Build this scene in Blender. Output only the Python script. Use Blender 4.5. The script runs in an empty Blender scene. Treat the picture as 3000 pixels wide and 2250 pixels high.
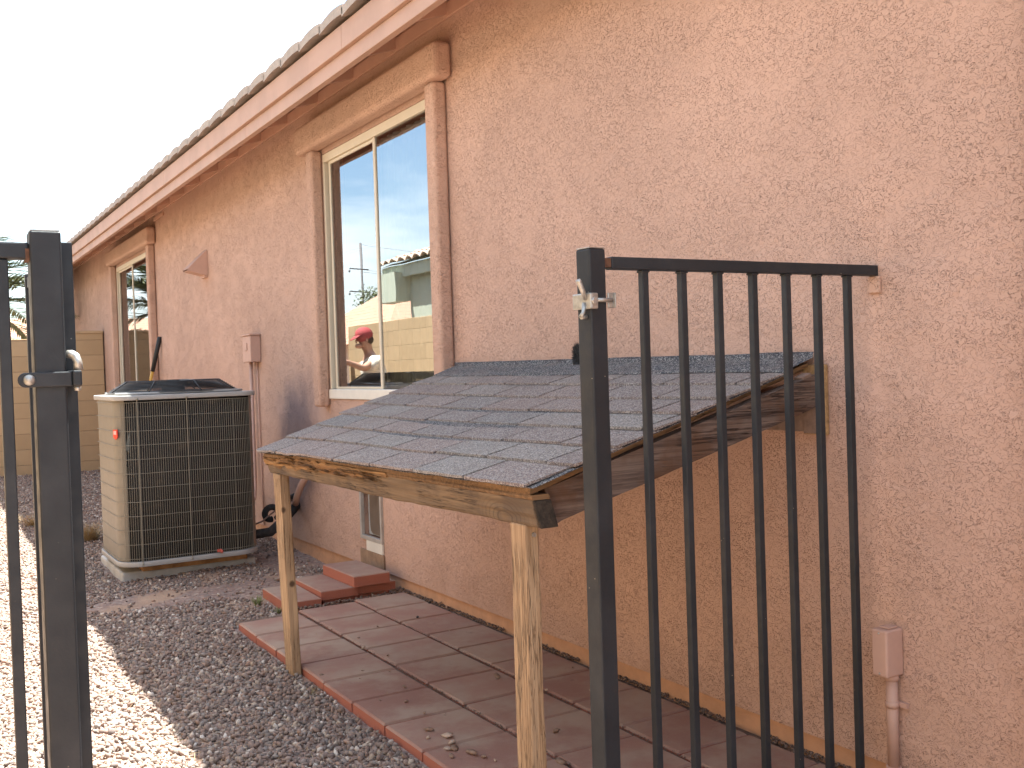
import bpy, math, random
import numpy as np
from mathutils import Vector, Matrix, noise
random.seed(7)
R = math.radians
S = bpy.context.scene
COL = S.collection

# ------------------------------------------------------------ camera
F, YAW, PITCH, ROLL = 3004.0, R(30.8), R(-0.99), R(-1.885)
fwd = Vector((math.sin(YAW)*math.cos(PITCH), math.cos(YAW)*math.cos(PITCH), math.sin(PITCH)))
rt0 = Vector((math.cos(YAW), -math.sin(YAW), 0)); up0 = rt0.cross(fwd)
rt = rt0*math.cos(ROLL) + up0*math.sin(ROLL); up = -rt0*math.sin(ROLL) + up0*math.cos(ROLL)
cd = bpy.data.cameras.new('camera'); cam = bpy.data.objects.new('camera', cd); COL.objects.link(cam)
M4 = Matrix((rt, up, -fwd)).transposed().to_4x4(); M4.translation = Vector((0, 0, 1.3))
cam.matrix_world = M4
cd.sensor_width = 36; cd.lens = F/3000*36; cd.clip_start = 0.05; cd.clip_end = 2000
S.camera = cam

# ------------------------------------------------------------ light
SUN_EL, SUN_OFF = R(68.1), R(25)          # sun behind the house (+X), a little towards +Y
sd = Vector((math.cos(SUN_EL)*math.cos(SUN_OFF), math.cos(SUN_EL)*math.sin(SUN_OFF), math.sin(SUN_EL)))
w = bpy.data.worlds.new('World'); S.world = w; w.use_nodes = True
wn, wl = w.node_tree.nodes, w.node_tree.links; wn.clear()
sky = wn.new('ShaderNodeTexSky'); sky.sky_type = 'NISHITA'; sky.sun_disc = False
sky.sun_elevation = SUN_EL; sky.sun_rotation = math.atan2(sd.x, sd.y)
sky.air_density = 1.0; sky.dust_density = 1.2; sky.ozone_density = 1.0
bg = wn.new('ShaderNodeBackground'); bg.inputs[1].default_value = 0.075
wo = wn.new('ShaderNodeOutputWorld')
tc = wn.new('ShaderNodeTexCoord'); mp = wn.new('ShaderNodeMapping'); mp.inputs['Scale'].default_value = (1.2, 1.2, 5)
cn = wn.new('ShaderNodeTexNoise'); cn.inputs['Scale'].default_value = 1.7; cn.inputs['Detail'].default_value = 8; cn.inputs['Roughness'].default_value = .58
cr = wn.new('ShaderNodeMapRange'); cr.inputs[1].default_value = .42; cr.inputs[2].default_value = .70; cr.inputs[4].default_value = .85
cm = wn.new('ShaderNodeMix'); cm.data_type = 'RGBA'; cm.inputs[7].default_value = (8.5, 8.5, 8.6, 1)
wl.new(tc.outputs['Generated'], mp.inputs[0]); wl.new(mp.outputs[0], cn.inputs[0]); wl.new(cn.outputs[0], cr.inputs[0])
wl.new(cr.outputs[0], cm.inputs[0]); wl.new(sky.outputs[0], cm.inputs[6]); wl.new(cm.outputs[2], bg.inputs[0]); wl.new(bg.outputs[0], wo.inputs[0])
sl = bpy.data.lights.new('sun', 'SUN'); sl.energy = 5.0; sl.angle = R(0.53); sl.color = (1, .95, .88)
sun = bpy.data.objects.new('sun', sl); COL.objects.link(sun); sun.rotation_euler = sd.to_track_quat('Z', 'Y').to_euler()
S.view_settings.view_transform = 'Standard'; S.view_settings.look = 'None'; S.view_settings.gamma = 1
S.view_settings.exposure = 2.55
S.view_settings.use_white_balance = True; S.view_settings.white_balance_temperature = 6350; S.view_settings.white_balance_tint = 4
S.render.engine = 'CYCLES'

# ------------------------------------------------------------ helpers
class MB:
    def __init__(s): s.v = []; s.f = []; s.sm = []
    def add(s, vs, fs, smooth=False):
        n = len(s.v); s.v += [tuple(v) for v in vs]; s.f += [tuple(i+n for i in f) for f in fs]; s.sm += [smooth]*len(fs)
        return s
    def box(s, x0, x1, y0, y1, z0, z1):
        return s.hexa([(x0,y0,z0),(x1,y0,z0),(x1,y1,z0),(x0,y1,z0),(x0,y0,z1),(x1,y0,z1),(x1,y1,z1),(x0,y1,z1)])
    def hexa(s, p):
        return s.add(p, [(0,3,2,1),(4,5,6,7),(0,1,5,4),(1,2,6,5),(2,3,7,6),(3,0,4,7)])
    def obox(s, c, ax, ay, az, hx, hy, hz):
        c = Vector(c); P = []
        for k in (-1, 1):
            for i, j in ((-1,-1),(1,-1),(1,1),(-1,1)): P.append(c + ax*hx*i + ay*hy*j + az*hz*k)
        return s.hexa(P)
    def bar(s, a, b, w_, h_=None, upv=(0,0,1)):
        a, b = Vector(a), Vector(b); d = (b-a); L = d.length; d.normalize(); u = Vector(upv)
        if abs(d.dot(u)) > .98: u = Vector((1,0,0))
        x = d.cross(u).normalized(); u = x.cross(d).normalized(); h_ = h_ or w_
        return s.obox((a+b)/2, x, d, u, w_/2, L/2, h_/2)
    def tube(s, pts, r, n=8, smooth=True, cap=True):
        pts = [Vector(p) for p in pts]; rs = r if isinstance(r, (list, tuple)) else [r]*len(pts)
        vs = []; fs = []; px = None
        for i, p in enumerate(pts):
            d = (pts[min(i+1, len(pts)-1)] - pts[max(i-1, 0)]).normalized()
            if px is None:
                u = Vector((0,0,1)) if abs(d.z) < .9 else Vector((1,0,0)); px = d.cross(u).normalized()
            px = (px - d*px.dot(d)).normalized(); py = d.cross(px)
            for k in range(n):
                a = 2*math.pi*k/n; vs.append(p + (px*math.cos(a) + py*math.sin(a))*rs[i])
        for i in range(len(pts)-1):
            for k in range(n): fs.append((i*n+k, i*n+(k+1)%n, (i+1)*n+(k+1)%n, (i+1)*n+k))
        s.add(vs, fs, smooth)
        if cap:
            m = len(s.v) - len(vs); s.f += [tuple(m+k for k in reversed(range(n))), tuple(m+(len(pts)-1)*n+k for k in range(n))]; s.sm += [False, False]
        return s
    def ball(s, c, rx, ry=None, rz=None, nu=12, nv=8):
        ry = ry or rx; rz = rz or rx; c = Vector(c); vs = [c+Vector((0,0,rz))]; fs = []
        for j in range(1, nv):
            t = math.pi*j/nv
            for i in range(nu):
                a = 2*math.pi*i/nu; vs.append(c + Vector((rx*math.sin(t)*math.cos(a), ry*math.sin(t)*math.sin(a), rz*math.cos(t))))
        vs.append(c-Vector((0,0,rz))); L = len(vs)-1
        for i in range(nu):
            fs.append((0, 1+i, 1+(i+1)%nu)); fs.append((L, L-nu+(i+1)%nu, L-nu+i))
            for j in range(nv-2): fs.append((1+j*nu+i, 1+(j+1)*nu+i, 1+(j+1)*nu+(i+1)%nu, 1+j*nu+(i+1)%nu))
        return s.add(vs, fs, True)
    def build(s, name, m, parent=None, bevel=0, seg=2, **kw):
        me = bpy.data.meshes.new(name); me.from_pydata(s.v, [], s.f); me.update()
        me.polygons.foreach_set('use_smooth', s.sm); me.materials.append(m)
        o = bpy.data.objects.new(name, me); COL.objects.link(o)
        if parent: o.parent = parent
        if bevel:
            b = o.modifiers.new('bevel', 'BEVEL'); b.width = bevel; b.segments = seg; b.limit_method = 'ANGLE'; b.angle_limit = R(40)
            b.harden_normals = False
        tag(o, **kw); return o

def tag(o, label=None, cat=None, group=None, kind=None):
    if label: o['label'] = label
    if cat: o['category'] = cat
    if group: o['group'] = group
    if kind: o['kind'] = kind
    return o
def thing(name, label, cat, loc=(0,0,0), group=None):
    o = bpy.data.objects.new(name, None); COL.objects.link(o); o.empty_display_size = .1
    tag(o, label, cat, group); return o

# node shorthand
class NT:
    def __init__(s, name):
        s.m = bpy.data.materials.new(name); s.m.use_nodes = True; s.t = s.m.node_tree; s.n = s.t.nodes; s.n.clear()
        s.out = s.n.new('ShaderNodeOutputMaterial'); s.b = s.n.new('ShaderNodeBsdfPrincipled'); s.t.links.new(s.b.outputs[0], s.out.inputs[0])
        s.co = s.n.new('ShaderNodeTexCoord').outputs['Object']
    def L(s, a, b): s.t.links.new(a, b)
    def put(s, sock, v):
        if isinstance(v, bpy.types.NodeSocket): s.L(v, sock)
        elif isinstance(v, (tuple, list)) and len(v) == 3 and sock.type == 'RGBA': sock.default_value = (*v, 1)
        else: sock.default_value = v
    def mapping(s, scale=(1,1,1), rot=(0,0,0), src=None, loc=(0,0,0)):
        n = s.n.new('ShaderNodeMapping'); s.put(n.inputs[0], src or s.co); n.inputs['Scale'].default_value = scale
        n.inputs['Rotation'].default_value = rot; n.inputs['Location'].default_value = loc; return n.outputs[0]
    def noise(s, scale, detail=3, rough=.5, src=None, dist=0):
        n = s.n.new('ShaderNodeTexNoise'); s.L(src or s.co, n.inputs['Vector']); n.inputs['Scale'].default_value = scale
        n.inputs['Detail'].default_value = detail; n.inputs['Roughness'].default_value = rough; n.inputs['Distortion'].default_value = dist
        return n.outputs[0]
    def vor(s, scale, src=None, feature='F1', out='Distance', rand=1):
        n = s.n.new('ShaderNodeTexVoronoi'); n.feature = feature; s.L(src or s.co, n.inputs['Vector']); n.inputs['Scale'].default_value = scale
        n.inputs['Randomness'].default_value = rand; return n.outputs[out]
    def rng(s, v, a, b, c=0, d=1, smooth=True):
        n = s.n.new('ShaderNodeMapRange'); s.put(n.inputs[0], v)
        if smooth: n.interpolation_type = 'SMOOTHSTEP'
        for i, x in enumerate((a, b, c, d)): n.inputs[i+1].default_value = x
        return n.outputs[0]
    def math(s, op, a, b=0, c=0):
        n = s.n.new('ShaderNodeMath'); n.operation = op; s.put(n.inputs[0], a); s.put(n.inputs[1], b)
        if op in ('MULTIPLY_ADD',): s.put(n.inputs[2], c)
        return n.outputs[0]
    def mix(s, f, a, b, mode='MIX'):
        n = s.n.new('ShaderNodeMix'); n.data_type = 'RGBA'; n.blend_type = mode; s.put(n.inputs[0], f); s.put(n.inputs[6], a); s.put(n.inputs[7], b)
        return n.outputs[2]
    def ramp(s, v, stops):
        n = s.n.new('ShaderNodeValToRGB'); s.L(v, n.inputs[0]); e = n.color_ramp.elements
        while len(e) < len(stops): e.new(.5)
        for k, (p, c) in enumerate(stops): e[k].position = p; e[k].color = (*c, 1)
        return n.outputs[0]
    def island(s):
        return s.n.new('ShaderNodeNewGeometry').outputs['Random Per Island']
    def sep(s, src=None):
        n = s.n.new('ShaderNodeSeparateXYZ'); s.L(src or s.co, n.inputs[0]); return n.outputs
    def bump(s, h, dist, strength=1, prev=None):
        n = s.n.new('ShaderNodeBump'); n.inputs['Distance'].default_value = dist; n.inputs['Strength'].default_value = strength
        s.L(h, n.inputs['Height'])
        if prev: s.L(prev, n.inputs['Normal'])
        return n.outputs[0]
    def done(s, col, rough=.8, nrm=None, metal=0, spec=None):
        s.put(s.b.inputs['Base Color'], col); s.put(s.b.inputs['Roughness'], rough); s.b.inputs['Metallic'].default_value = metal
        if nrm: s.L(nrm, s.b.inputs['Normal'])
        if spec is not None: s.b.inputs['Specular IOR Level'].default_value = spec
        return s.m

def simple(name, col, rough=.6, metal=0, var=.12, scale=12, bump=0, bscale=80):
    t = NT(name); n = t.noise(scale, 4, .6)
    c = t.mix(t.rng(n, .3, .7), tuple(x*(1-var) for x in col), tuple(min(1, x*(1+var)) for x in col))
    nr = t.bump(t.noise(bscale, 3), bump) if bump else None
    return t.done(c, rough, nr, metal)

# ------------------------------------------------------------ materials
def stucco(name, base, wall_marks=False):
    t = NT(name)
    big = t.noise(.9, 5, .6)
    anis = t.mapping((1, 1, 1.45))
    warp = t.noise(7, 2, .5, src=anis)
    patch = t.noise(6.5, 2, .5, src=anis)
    n2 = t.noise(58, 3, .6, src=anis, dist=1.0)
    plate = t.rng(n2, .475, .505)
    fine = t.noise(260, 2, .6)
    # relief: knocked down plateaus over a rougher coat
    h = t.math('ADD', t.math('MULTIPLY', plate, t.rng(patch, .32, .62, .25, 1)), t.math('MULTIPLY', fine, .16))
    h = t.math('ADD', h, t.math('MULTIPLY', warp, .07))
    # shading of the relief painted into the colour, thin dark lines along plateau edges
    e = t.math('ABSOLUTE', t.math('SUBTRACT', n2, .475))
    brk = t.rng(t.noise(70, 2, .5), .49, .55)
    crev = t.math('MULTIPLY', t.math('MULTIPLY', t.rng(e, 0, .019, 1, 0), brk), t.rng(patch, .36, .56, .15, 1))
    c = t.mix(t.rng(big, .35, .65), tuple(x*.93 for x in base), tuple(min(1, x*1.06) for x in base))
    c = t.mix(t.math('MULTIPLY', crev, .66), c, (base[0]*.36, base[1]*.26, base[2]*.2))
    if wall_marks:
        # purple grey patch on the wall beside the condenser
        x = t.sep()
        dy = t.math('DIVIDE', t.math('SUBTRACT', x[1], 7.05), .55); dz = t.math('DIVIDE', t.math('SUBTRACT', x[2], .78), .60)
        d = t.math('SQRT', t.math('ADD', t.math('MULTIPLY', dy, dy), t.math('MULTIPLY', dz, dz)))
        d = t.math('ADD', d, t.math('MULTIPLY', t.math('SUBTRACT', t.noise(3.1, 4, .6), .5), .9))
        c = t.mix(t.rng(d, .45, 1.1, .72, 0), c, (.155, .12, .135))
        # bare grey brown patch round the pet door and below it
        # faint dirt splash near the ground
        c = t.mix(t.math('MULTIPLY', t.rng(x[2], .1, .42, .35, 0), t.rng(t.noise(4, 4, .6), .4, .7)), c, (.36, .22, .15))
        # uneven dark brown patch below the eave above the far window
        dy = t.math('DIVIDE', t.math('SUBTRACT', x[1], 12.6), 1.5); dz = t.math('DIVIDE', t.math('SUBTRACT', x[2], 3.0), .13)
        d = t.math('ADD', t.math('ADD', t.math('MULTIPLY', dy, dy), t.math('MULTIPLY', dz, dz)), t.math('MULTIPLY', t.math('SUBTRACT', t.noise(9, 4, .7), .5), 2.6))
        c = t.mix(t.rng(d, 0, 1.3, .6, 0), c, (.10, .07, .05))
    nr = t.bump(h, .006, 1)
    return t.done(c, .92, nr, spec=.2)
PINK = (.56, .368, .285)
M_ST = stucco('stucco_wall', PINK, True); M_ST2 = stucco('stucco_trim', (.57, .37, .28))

def painted(name, col, bumpd=.0008):
    t = NT(name); g = t.noise(14, 4, .6, src=t.mapping((1, .05, 1)))
    n = t.noise(3, 4, .6)
    c = t.mix(t.rng(n, .35, .65), tuple(x*.93 for x in col), tuple(x*1.05 for x in col))
    spot = t.rng(t.vor(9), .0, .035, 1, 0)
    c = t.mix(t.math('MULTIPLY', spot, .5), c, (.08, .05, .04))
    return t.done(c, .65, t.bump(g, bumpd))
M_FASC = painted('fascia_paint', (.43, .265, .195)); M_FASC2 = painted('rafter_paint', (.55, .33, .235))
M_STEM = simple('stem_wall_paint', (.52, .29, .17), .85, var=.1, bump=.002, bscale=60)

def wood(name, axis, a, b, crack, gscale=34, knots=False, dark=None, crackw=.06):
    t = NT(name)
    sc = [1, 1, 1]; sc['xyz'.index(axis)] = .022
    m = t.mapping(tuple(sc)); wv = t.noise(2.2, 2, .5)
    off = t.math('MULTIPLY', wv, .008)
    cb = t.n.new('ShaderNodeVectorMath'); cb.operation = 'ADD'; t.L(m, cb.inputs[0])
    cx = t.n.new('ShaderNodeCombineXYZ'); 
    for i in range(3):
        if i != 'xyz'.index(axis): t.L(off, cx.inputs[i])
    t.L(cx.outputs[0], cb.inputs[1]); m2 = cb.outputs[0]
    g = t.noise(gscale*2.2, 5, .7, src=m2); g2 = t.noise(gscale*5, 3, .6, src=m2); blot = t.noise(5.5, 4, .6)
    c = t.mix(t.rng(g, .36, .64), a, b)
    if dark: c = t.mix(t.rng(blot, .42, .66, 0, .85), c, dark)
    lines = t.math('ABSOLUTE', t.math('SUBTRACT', g2, .5))
    cr_ = t.math('MULTIPLY', t.rng(lines, 0, crackw*.35, 1, 0), t.rng(t.noise(3.5, 3), .40, .6))
    c = t.mix(t.math('MULTIPLY', cr_, .85), c, crack)
    if knots:
        v = t.vor(2.3, src=t.mapping((1, .8, 1.6))); kn = t.rng(v, .03, .1, 1, 0)
        rings = t.math('SINE', t.math('MULTIPLY', v, 190)); 
        c = t.mix(t.math('MULTIPLY', t.rng(rings, .2, 1), t.rng(v, .05, .34, .45, 0)), c, crack)
        c = t.mix(t.math('MULTIPLY', kn, .55), c, (.5, .27, .1))
    if axis == 'z':
        v = t.vor(5.2, src=t.mapping((1, 1, .85))); c = t.mix(t.rng(v, .035, .085, .9, 0), c, (.07, .04, .025))
    h = t.math('SUBTRACT', t.math('MULTIPLY', g, .6), cr_)
    return t.done(c, .82, t.bump(h, .0025, 1), spec=.25)
M_POST = wood('weathered_post_wood', 'z', (.47, .325, .20), (.29, .185, .105), (.07, .04, .022), 44, crackw=.07)
M_BEAM = wood('weathered_beam_wood', 'y', (.22, .15, .09), (.145, .098, .06), (.035, .022, .016), 26, knots=True, dark=(.11, .078, .055), crackw=.06)
M_ROT = wood('rotten_board_wood', 'y', (.36, .205, .085), (.20, .105, .045), (.03, .018, .012), 20, crackw=.2)
M_RAFT = wood('grey_rafter_wood', 'x', (.21, .155, .125), (.085, .06, .05), (.028, .018, .015), 26, dark=(.12, .062, .035), crackw=.07)
M_PLY = wood('plywood_edge', 'x', (.24, .14, .07), (.14, .085, .045), (.04, .025, .018), 30)
M_LEDG = simple('dry_board_end', (.22, .15, .115), .9, var=.2, scale=30, bump=.002)

def shingle(name, tintA, tintB, tintC):
    t = NT(name); r = t.island()
    base = t.ramp(r, [(0, tintA), (.5, tintB), (1, tintC)])
    gr = t.vor(330, out='Color'); gs = t.sep(gr)
    c = t.mix(t.rng(gs[0], .45, .5), base, (.07, .07, .085))
    c = t.mix(t.rng(gs[1], .70, .74), c, (.50, .47, .44))
    c = t.mix(.42, c, base)
    c = t.mix(t.rng(t.noise(6, 4, .6), .4, .75, 0, .35), c, (.22, .17, .15))
    return t.done(c, .95, t.bump(t.vor(330), .0016), spec=.05)
M_SH = shingle('asphalt_shingle', (.30, .265, .23), (.30, .225, .19), (.235, .215, .195))
M_FL = shingle('roll_roofing', (.075, .078, .08), (.08, .082, .085), (.077, .08, .082))

def paver_mat():
    t = NT('red_concrete_paver'); r = t.island()
    base = t.ramp(r, [(0, (.29, .165, .13)), (.5, (.32, .19, .15)), (1, (.26, .14, .11))])
    x = t.n.new('ShaderNodeNewGeometry'); nz = t.sep(x.outputs['Normal'])[2]
    c = t.mix(t.rng(t.noise(3.2, 5, .65), .38, .68, 0, .95), base, (.36, .27, .21))       # dust lying on the top
    c = t.mix(t.rng(nz, .3, .8), (.36, .13, .088), c)                       # clean red sides
    c = t.mix(t.rng(t.noise(380, 2), .55, .75, 0, .35), c, (.45, .3, .25))
    c = t.mix(t.rng(t.noise(9, 4, .7), .62, .8, 0, .5), c, (.12, .07, .06))
    return t.done(c, .9, t.bump(t.noise(300, 3, .7), .0012), spec=.2)
M_PAV = paver_mat()

def ground_mat():
    t = NT('desert_soil'); n = t.noise(3, 6, .65)
    c = t.mix(t.rng(n, .35, .65), (.40, .28, .205), (.31, .21, .155))
    v = t.vor(55, out='Color'); vs = t.sep(v)
    sp = t.ramp(vs[0], [(0, (.14, .10, .095)), (.4, (.28, .19, .165)), (.75, (.2, .17, .165)), (1, (.42, .33, .28))])
    far = t.math('MULTIPLY', t.rng(t.noise(2.1, 3), .38, .5), .75)
    c = t.mix(far, c, sp)
    return t.done(c, .95, t.bump(t.vor(55), .006, .6), spec=.1)
M_GR = ground_mat()
def gravel_mat(name, k=1):
    t = NT(name); r = t.island()
    c = t.ramp(r, [(0, (.15, .125, .115)), (.22, (.25, .17, .135)), (.45, (.17, .145, .13)), (.62, (.33, .22, .17)), (.78, (.24, .215, .20)), (.9, (.38, .30, .23)), (1, (.62, .56, .50))])
    c = t.mix(t.rng(t.noise(60, 3), .4, .7, 0, .4), c, (.28, .20, .165))
    return t.done(c, .85, t.bump(t.noise(220, 2), .001), spec=.25)
M_GV = gravel_mat('crushed_rock')

def black_metal():
    t = NT('black_painted_steel'); 
    c = t.mix(t.rng(t.noise(5, 5, .6), .4, .7), (.018, .021, .025), (.028, .031, .036))
    sp = t.rng(t.vor(34), .02, .06, 1, 0); gate_ = t.rng(t.noise(7, 3), .50, .6)
    c = t.mix(t.math('MULTIPLY', sp, gate_), c, (.42, .36, .27))
    return t.done(c, t.rng(t.noise(30, 3), .3, .7, .42, .6), t.bump(t.noise(160, 3), .0004), 0, .35)
M_BLK = black_metal()
M_RUST = simple('rusty_weld', (.12, .055, .03), .9, var=.3, scale=60)
M_GALV = simple('galvanised_steel', (.42, .41, .38), .42, .75, var=.2, scale=70, bump=.0006)
M_VINYL = simple('almond_window_vinyl', (.64, .56, .43), .45, var=.03)
M_WVINYL = simple('pale_window_sill_vinyl', (.72, .68, .60), .4, var=.04)
M_DARK = simple('dark_interior', (.03, .028, .025), .9)
M_TRACK = simple('dark_window_track', (.05, .045, .04), .6)
M_CURT = simple('white_vertical_blind', (.84, .85, .83), .8, var=.03)

def glass(name, ior, waves):
    t = NT(name); t.n.remove(t.b)
    g = t.n.new('ShaderNodeBsdfGlossy'); g.inputs['Roughness'].default_value = 0.0; g.inputs['Color'].default_value = (.97, .98, 1, 1)
    tr = t.n.new('ShaderNodeBsdfTransparent'); tr.inputs[0].default_value = (.93, .97, .94, 1)
    fr = t.n.new('ShaderNodeFresnel'); fr.inputs[0].default_value = ior
    mx = t.n.new('ShaderNodeMixShader'); t.L(fr.outputs[0], mx.inputs[0]); t.L(tr.outputs[0], mx.inputs[1]); t.L(g.outputs[0], mx.inputs[2]); t.L(mx.outputs[0], t.out.inputs[0])
    t.L(t.bump(t.noise(2.2, 1), waves), g.inputs['Normal'])
    return t.m
M_GLASS = glass('window_glass', 4.4, .0006); M_GLASS2 = glass('window_glass_fixed', 4.4, .0007)

def block_mat(name, axis):
    t = NT(name); s = t.sep(); cmb = t.n.new('ShaderNodeCombineXYZ'); t.L(s[axis], cmb.inputs[0]); t.L(s[2], cmb.inputs[1])
    b = t.n.new('ShaderNodeTexBrick'); t.L(cmb.outputs[0], b.inputs['Vector']); b.inputs['Scale'].default_value = 1
    b.inputs['Brick Width'].default_value = .82; b.inputs['Row Height'].default_value = .205; b.inputs['Mortar Size'].default_value = .006
    b.inputs['Mortar Smooth'].default_value = .4; b.inputs['Bias'].default_value = 0
    b.inputs['Color1'].default_value = (.47, .335, .20, 1); b.inputs['Color2'].default_value = (.41, .29, .17, 1); b.inputs['Mortar'].default_value = (.35, .25, .15, 1)
    c = t.mix(t.rng(t.noise(6, 4, .6), .35, .7, 0, .3), b.outputs[0], (.36, .26, .16))
    h = t.math('SUBTRACT', t.math('MULTIPLY', t.noise(120, 3), .2), b.outputs['Fac'])
    return t.done(c, .92, t.bump(h, .004), spec=.15)
M_BLKX = block_mat('tan_block_x', 0); M_BLKY = block_mat('tan_block_y', 1)

def tile_mat(name, a, b):
    t = NT(name); c = t.ramp(t.island(), [(0, a), (1, b)]); c = t.mix(t.rng(t.noise(20, 4, .7), .4, .7, 0, .5), c, tuple(x*.6 for x in a))
    return t.done(c, .9, t.bump(t.noise(90, 3), .002))
M_TILE = tile_mat('concrete_roof_tile', (.42, .35, .30), (.35, .29, .25))
M_TILE2 = tile_mat('terracotta_roof_tile', (.55, .30, .20), (.62, .40, .29))
M_NST = simple('sage_stucco', (.42, .45, .36), .9, var=.05, bump=.002)
M_NST2 = simple('cream_stucco', (.58, .46, .34), .9, var=.05)

# ------------------------------------------------------------ ground
GX = 2.418
g = MB(); g.add([(-150,-120,0),(150,-120,0),(150,220,0),(-150,220,0)], [(0,1,2,3)]); g.build('ground', M_GR, kind='structure')
# uneven soil sheet in the side yard
def soil(x, y):
    return .012 + .022*noise.noise((x*1.4, y*1.4, 0)) + .012*noise.noise((x*4, y*4, 3)) + (.05 if y > 9 else .05*max(0, (y-6.2)/2.8)) * max(0, min(1, (y-6.2)/2.8))
def soilz(x, y):
    f = max(0, min(1, (2.44-x)/.02)); near = min(1, max(0, (x-1.35)/.1))*(1 if y < 5.3 else max(0, 1-(y-5.3)/.3))
    return max(.002, soil(x, y) - .004*near)
NX, NY = 60, 240; v = []; f = []
for j in range(NY+1):
    for i in range(NX+1):
        x = -1.15 + 3.6*i/NX; y = -1.5 + 16.6*j/NY; v.append((x, y, soilz(x, y)))
for j in range(NY):
    for i in range(NX): a = j*(NX+1)+i; f.append((a, a+1, a+NX+2, a+NX+1))
g = MB(); g.add(v, f, True); g.build('soil', M_GR, kind='structure')

# ------------------------------------------------------------ crushed rock gravel (uncountable)
def ico():
    p = (1+5**.5)/2
    v = np.array([(-1,p,0),(1,p,0),(-1,-p,0),(1,-p,0),(0,-1,p),(0,1,p),(0,-1,-p),(0,1,-p),(p,0,-1),(p,0,1),(-p,0,-1),(-p,0,1)], float)
    v /= np.linalg.norm(v[0])
    f = np.array([(0,11,5),(0,5,1),(0,1,7),(0,7,10),(0,10,11),(1,5,9),(5,11,4),(11,10,2),(10,7,6),(7,1,8),(3,9,4),(3,4,2),(3,2,6),(3,6,8),(3,8,9),(4,9,5),(2,4,11),(6,2,10),(8,6,7),(9,8,1)])
    return v, f
def rocks(P, size, rng):
    V0, F0 = ico(); n = len(P)
    jit = rng.uniform(.62, 1.25, (n, 12, 1)); sc = np.stack([rng.uniform(.8, 1.35, n), rng.uniform(.6, 1.0, n), rng.uniform(.38, .75, n)], 1)[:, None, :]
    V = V0[None]*jit*sc*size[:, None, None]
    q = rng.normal(size=(n, 4)); q[:, 1:3] *= .45; q /= np.linalg.norm(q, axis=1)[:, None]
    w_, x, y, z = q.T
    Rm = np.stack([1-2*(y*y+z*z), 2*(x*y-z*w_), 2*(x*z+y*w_), 2*(x*y+z*w_), 1-2*(x*x+z*z), 2*(y*z-x*w_), 2*(x*z-y*w_), 2*(y*z+x*w_), 1-2*(x*x+y*y)], 1).reshape(n, 3, 3)
    V = np.einsum('nij,nkj->nki', Rm, V) + P[:, None, :]
    Fc = F0[None] + (np.arange(n)*12)[:, None, None]
    return V.reshape(-1, 3), Fc.reshape(-1, 3)
def mesh_np(name, V, Fc, m, parent=None, **kw):
    me = bpy.data.meshes.new(name); me.vertices.add(len(V)); me.vertices.foreach_set('co', V.astype(np.float32).ravel())
    me.loops.add(len(Fc)*3); me.loops.foreach_set('vertex_index', Fc.astype(np.int32).ravel())
    me.polygons.add(len(Fc)); me.polygons.foreach_set('loop_start', np.arange(0, len(Fc)*3, 3, dtype=np.int32))
    me.update(calc_edges=True); me.materials.append(m)
    o = bpy.data.objects.new(name, me); COL.objects.link(o); tag(o, **kw)
    if parent: o.parent = parent
    return o
rng = np.random.default_rng(3)
patches = [(1.28, 6.15, .55, .25, .97), (1.72, 6.05, .35, .26, .95), (2.0, 6.3, .3, .25, .9), (2.25, 6.85, .25, .45, .95), (1.75, 6.6, .3, .15, .7), (1.05, 6.5, .25, .2, .5), (1.6, 5.75, .3, .25, .6)]
def cover(x, y):
    k = 1.0
    for (cx, cy, rx, ry, s_) in patches:
        d = ((x-cx)/rx)**2 + ((y-cy)/ry)**2 + .5*noise.noise((x*6, y*6, 1)); k = min(k, 1 - s_*max(0, min(1, (1.15-d)/.5)))
    return k
P = []; SZ = []
def scatter(x0, x1, y0, y1, dens, s0, s1):
    n = int((x1-x0)*(y1-y0)*dens)
    xs = rng.uniform(x0, x1, n); ys = rng.uniform(y0, y1, n); ss = s0 + (s1-s0)*rng.random(n)**2.2; u = rng.random(n)
    for x, y, s_, k in zip(xs, ys, ss, u):
        if k > cover(x, y): continue
        if y < 5.17 and x > 1.405: continue
        if y < 5.28 and x > 1.74: continue
        if 1.72 < x < 2.42 and 5.3 < y < 5.86: continue
        if 1.13 < x < 2.03 and 6.83 < y < 7.66: continue
        if x > 2.415: continue
        P.append((x, y, soilz(x, y) + rng.uniform(-.15, .75)*s_)); SZ.append(s_)
scatter(-.3, 1.6, 2.4, 4.6, 7600, .0065, .0165)
scatter(-.3, 2.43, 4.6, 6.6, 6200, .007, .016)
scatter(-.3, 2.43, 6.6, 10, 4200, .008, .016)
scatter(-1.1, 2.43, 10, 14.9, 2300, .010, .018)
V, Fc = rocks(np.array(P), np.array(SZ), rng)
mesh_np('gravel', V, Fc, M_GV, label='crushed pinkish grey rock covering the side yard ground', cat='gravel', kind='stuff')

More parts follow.
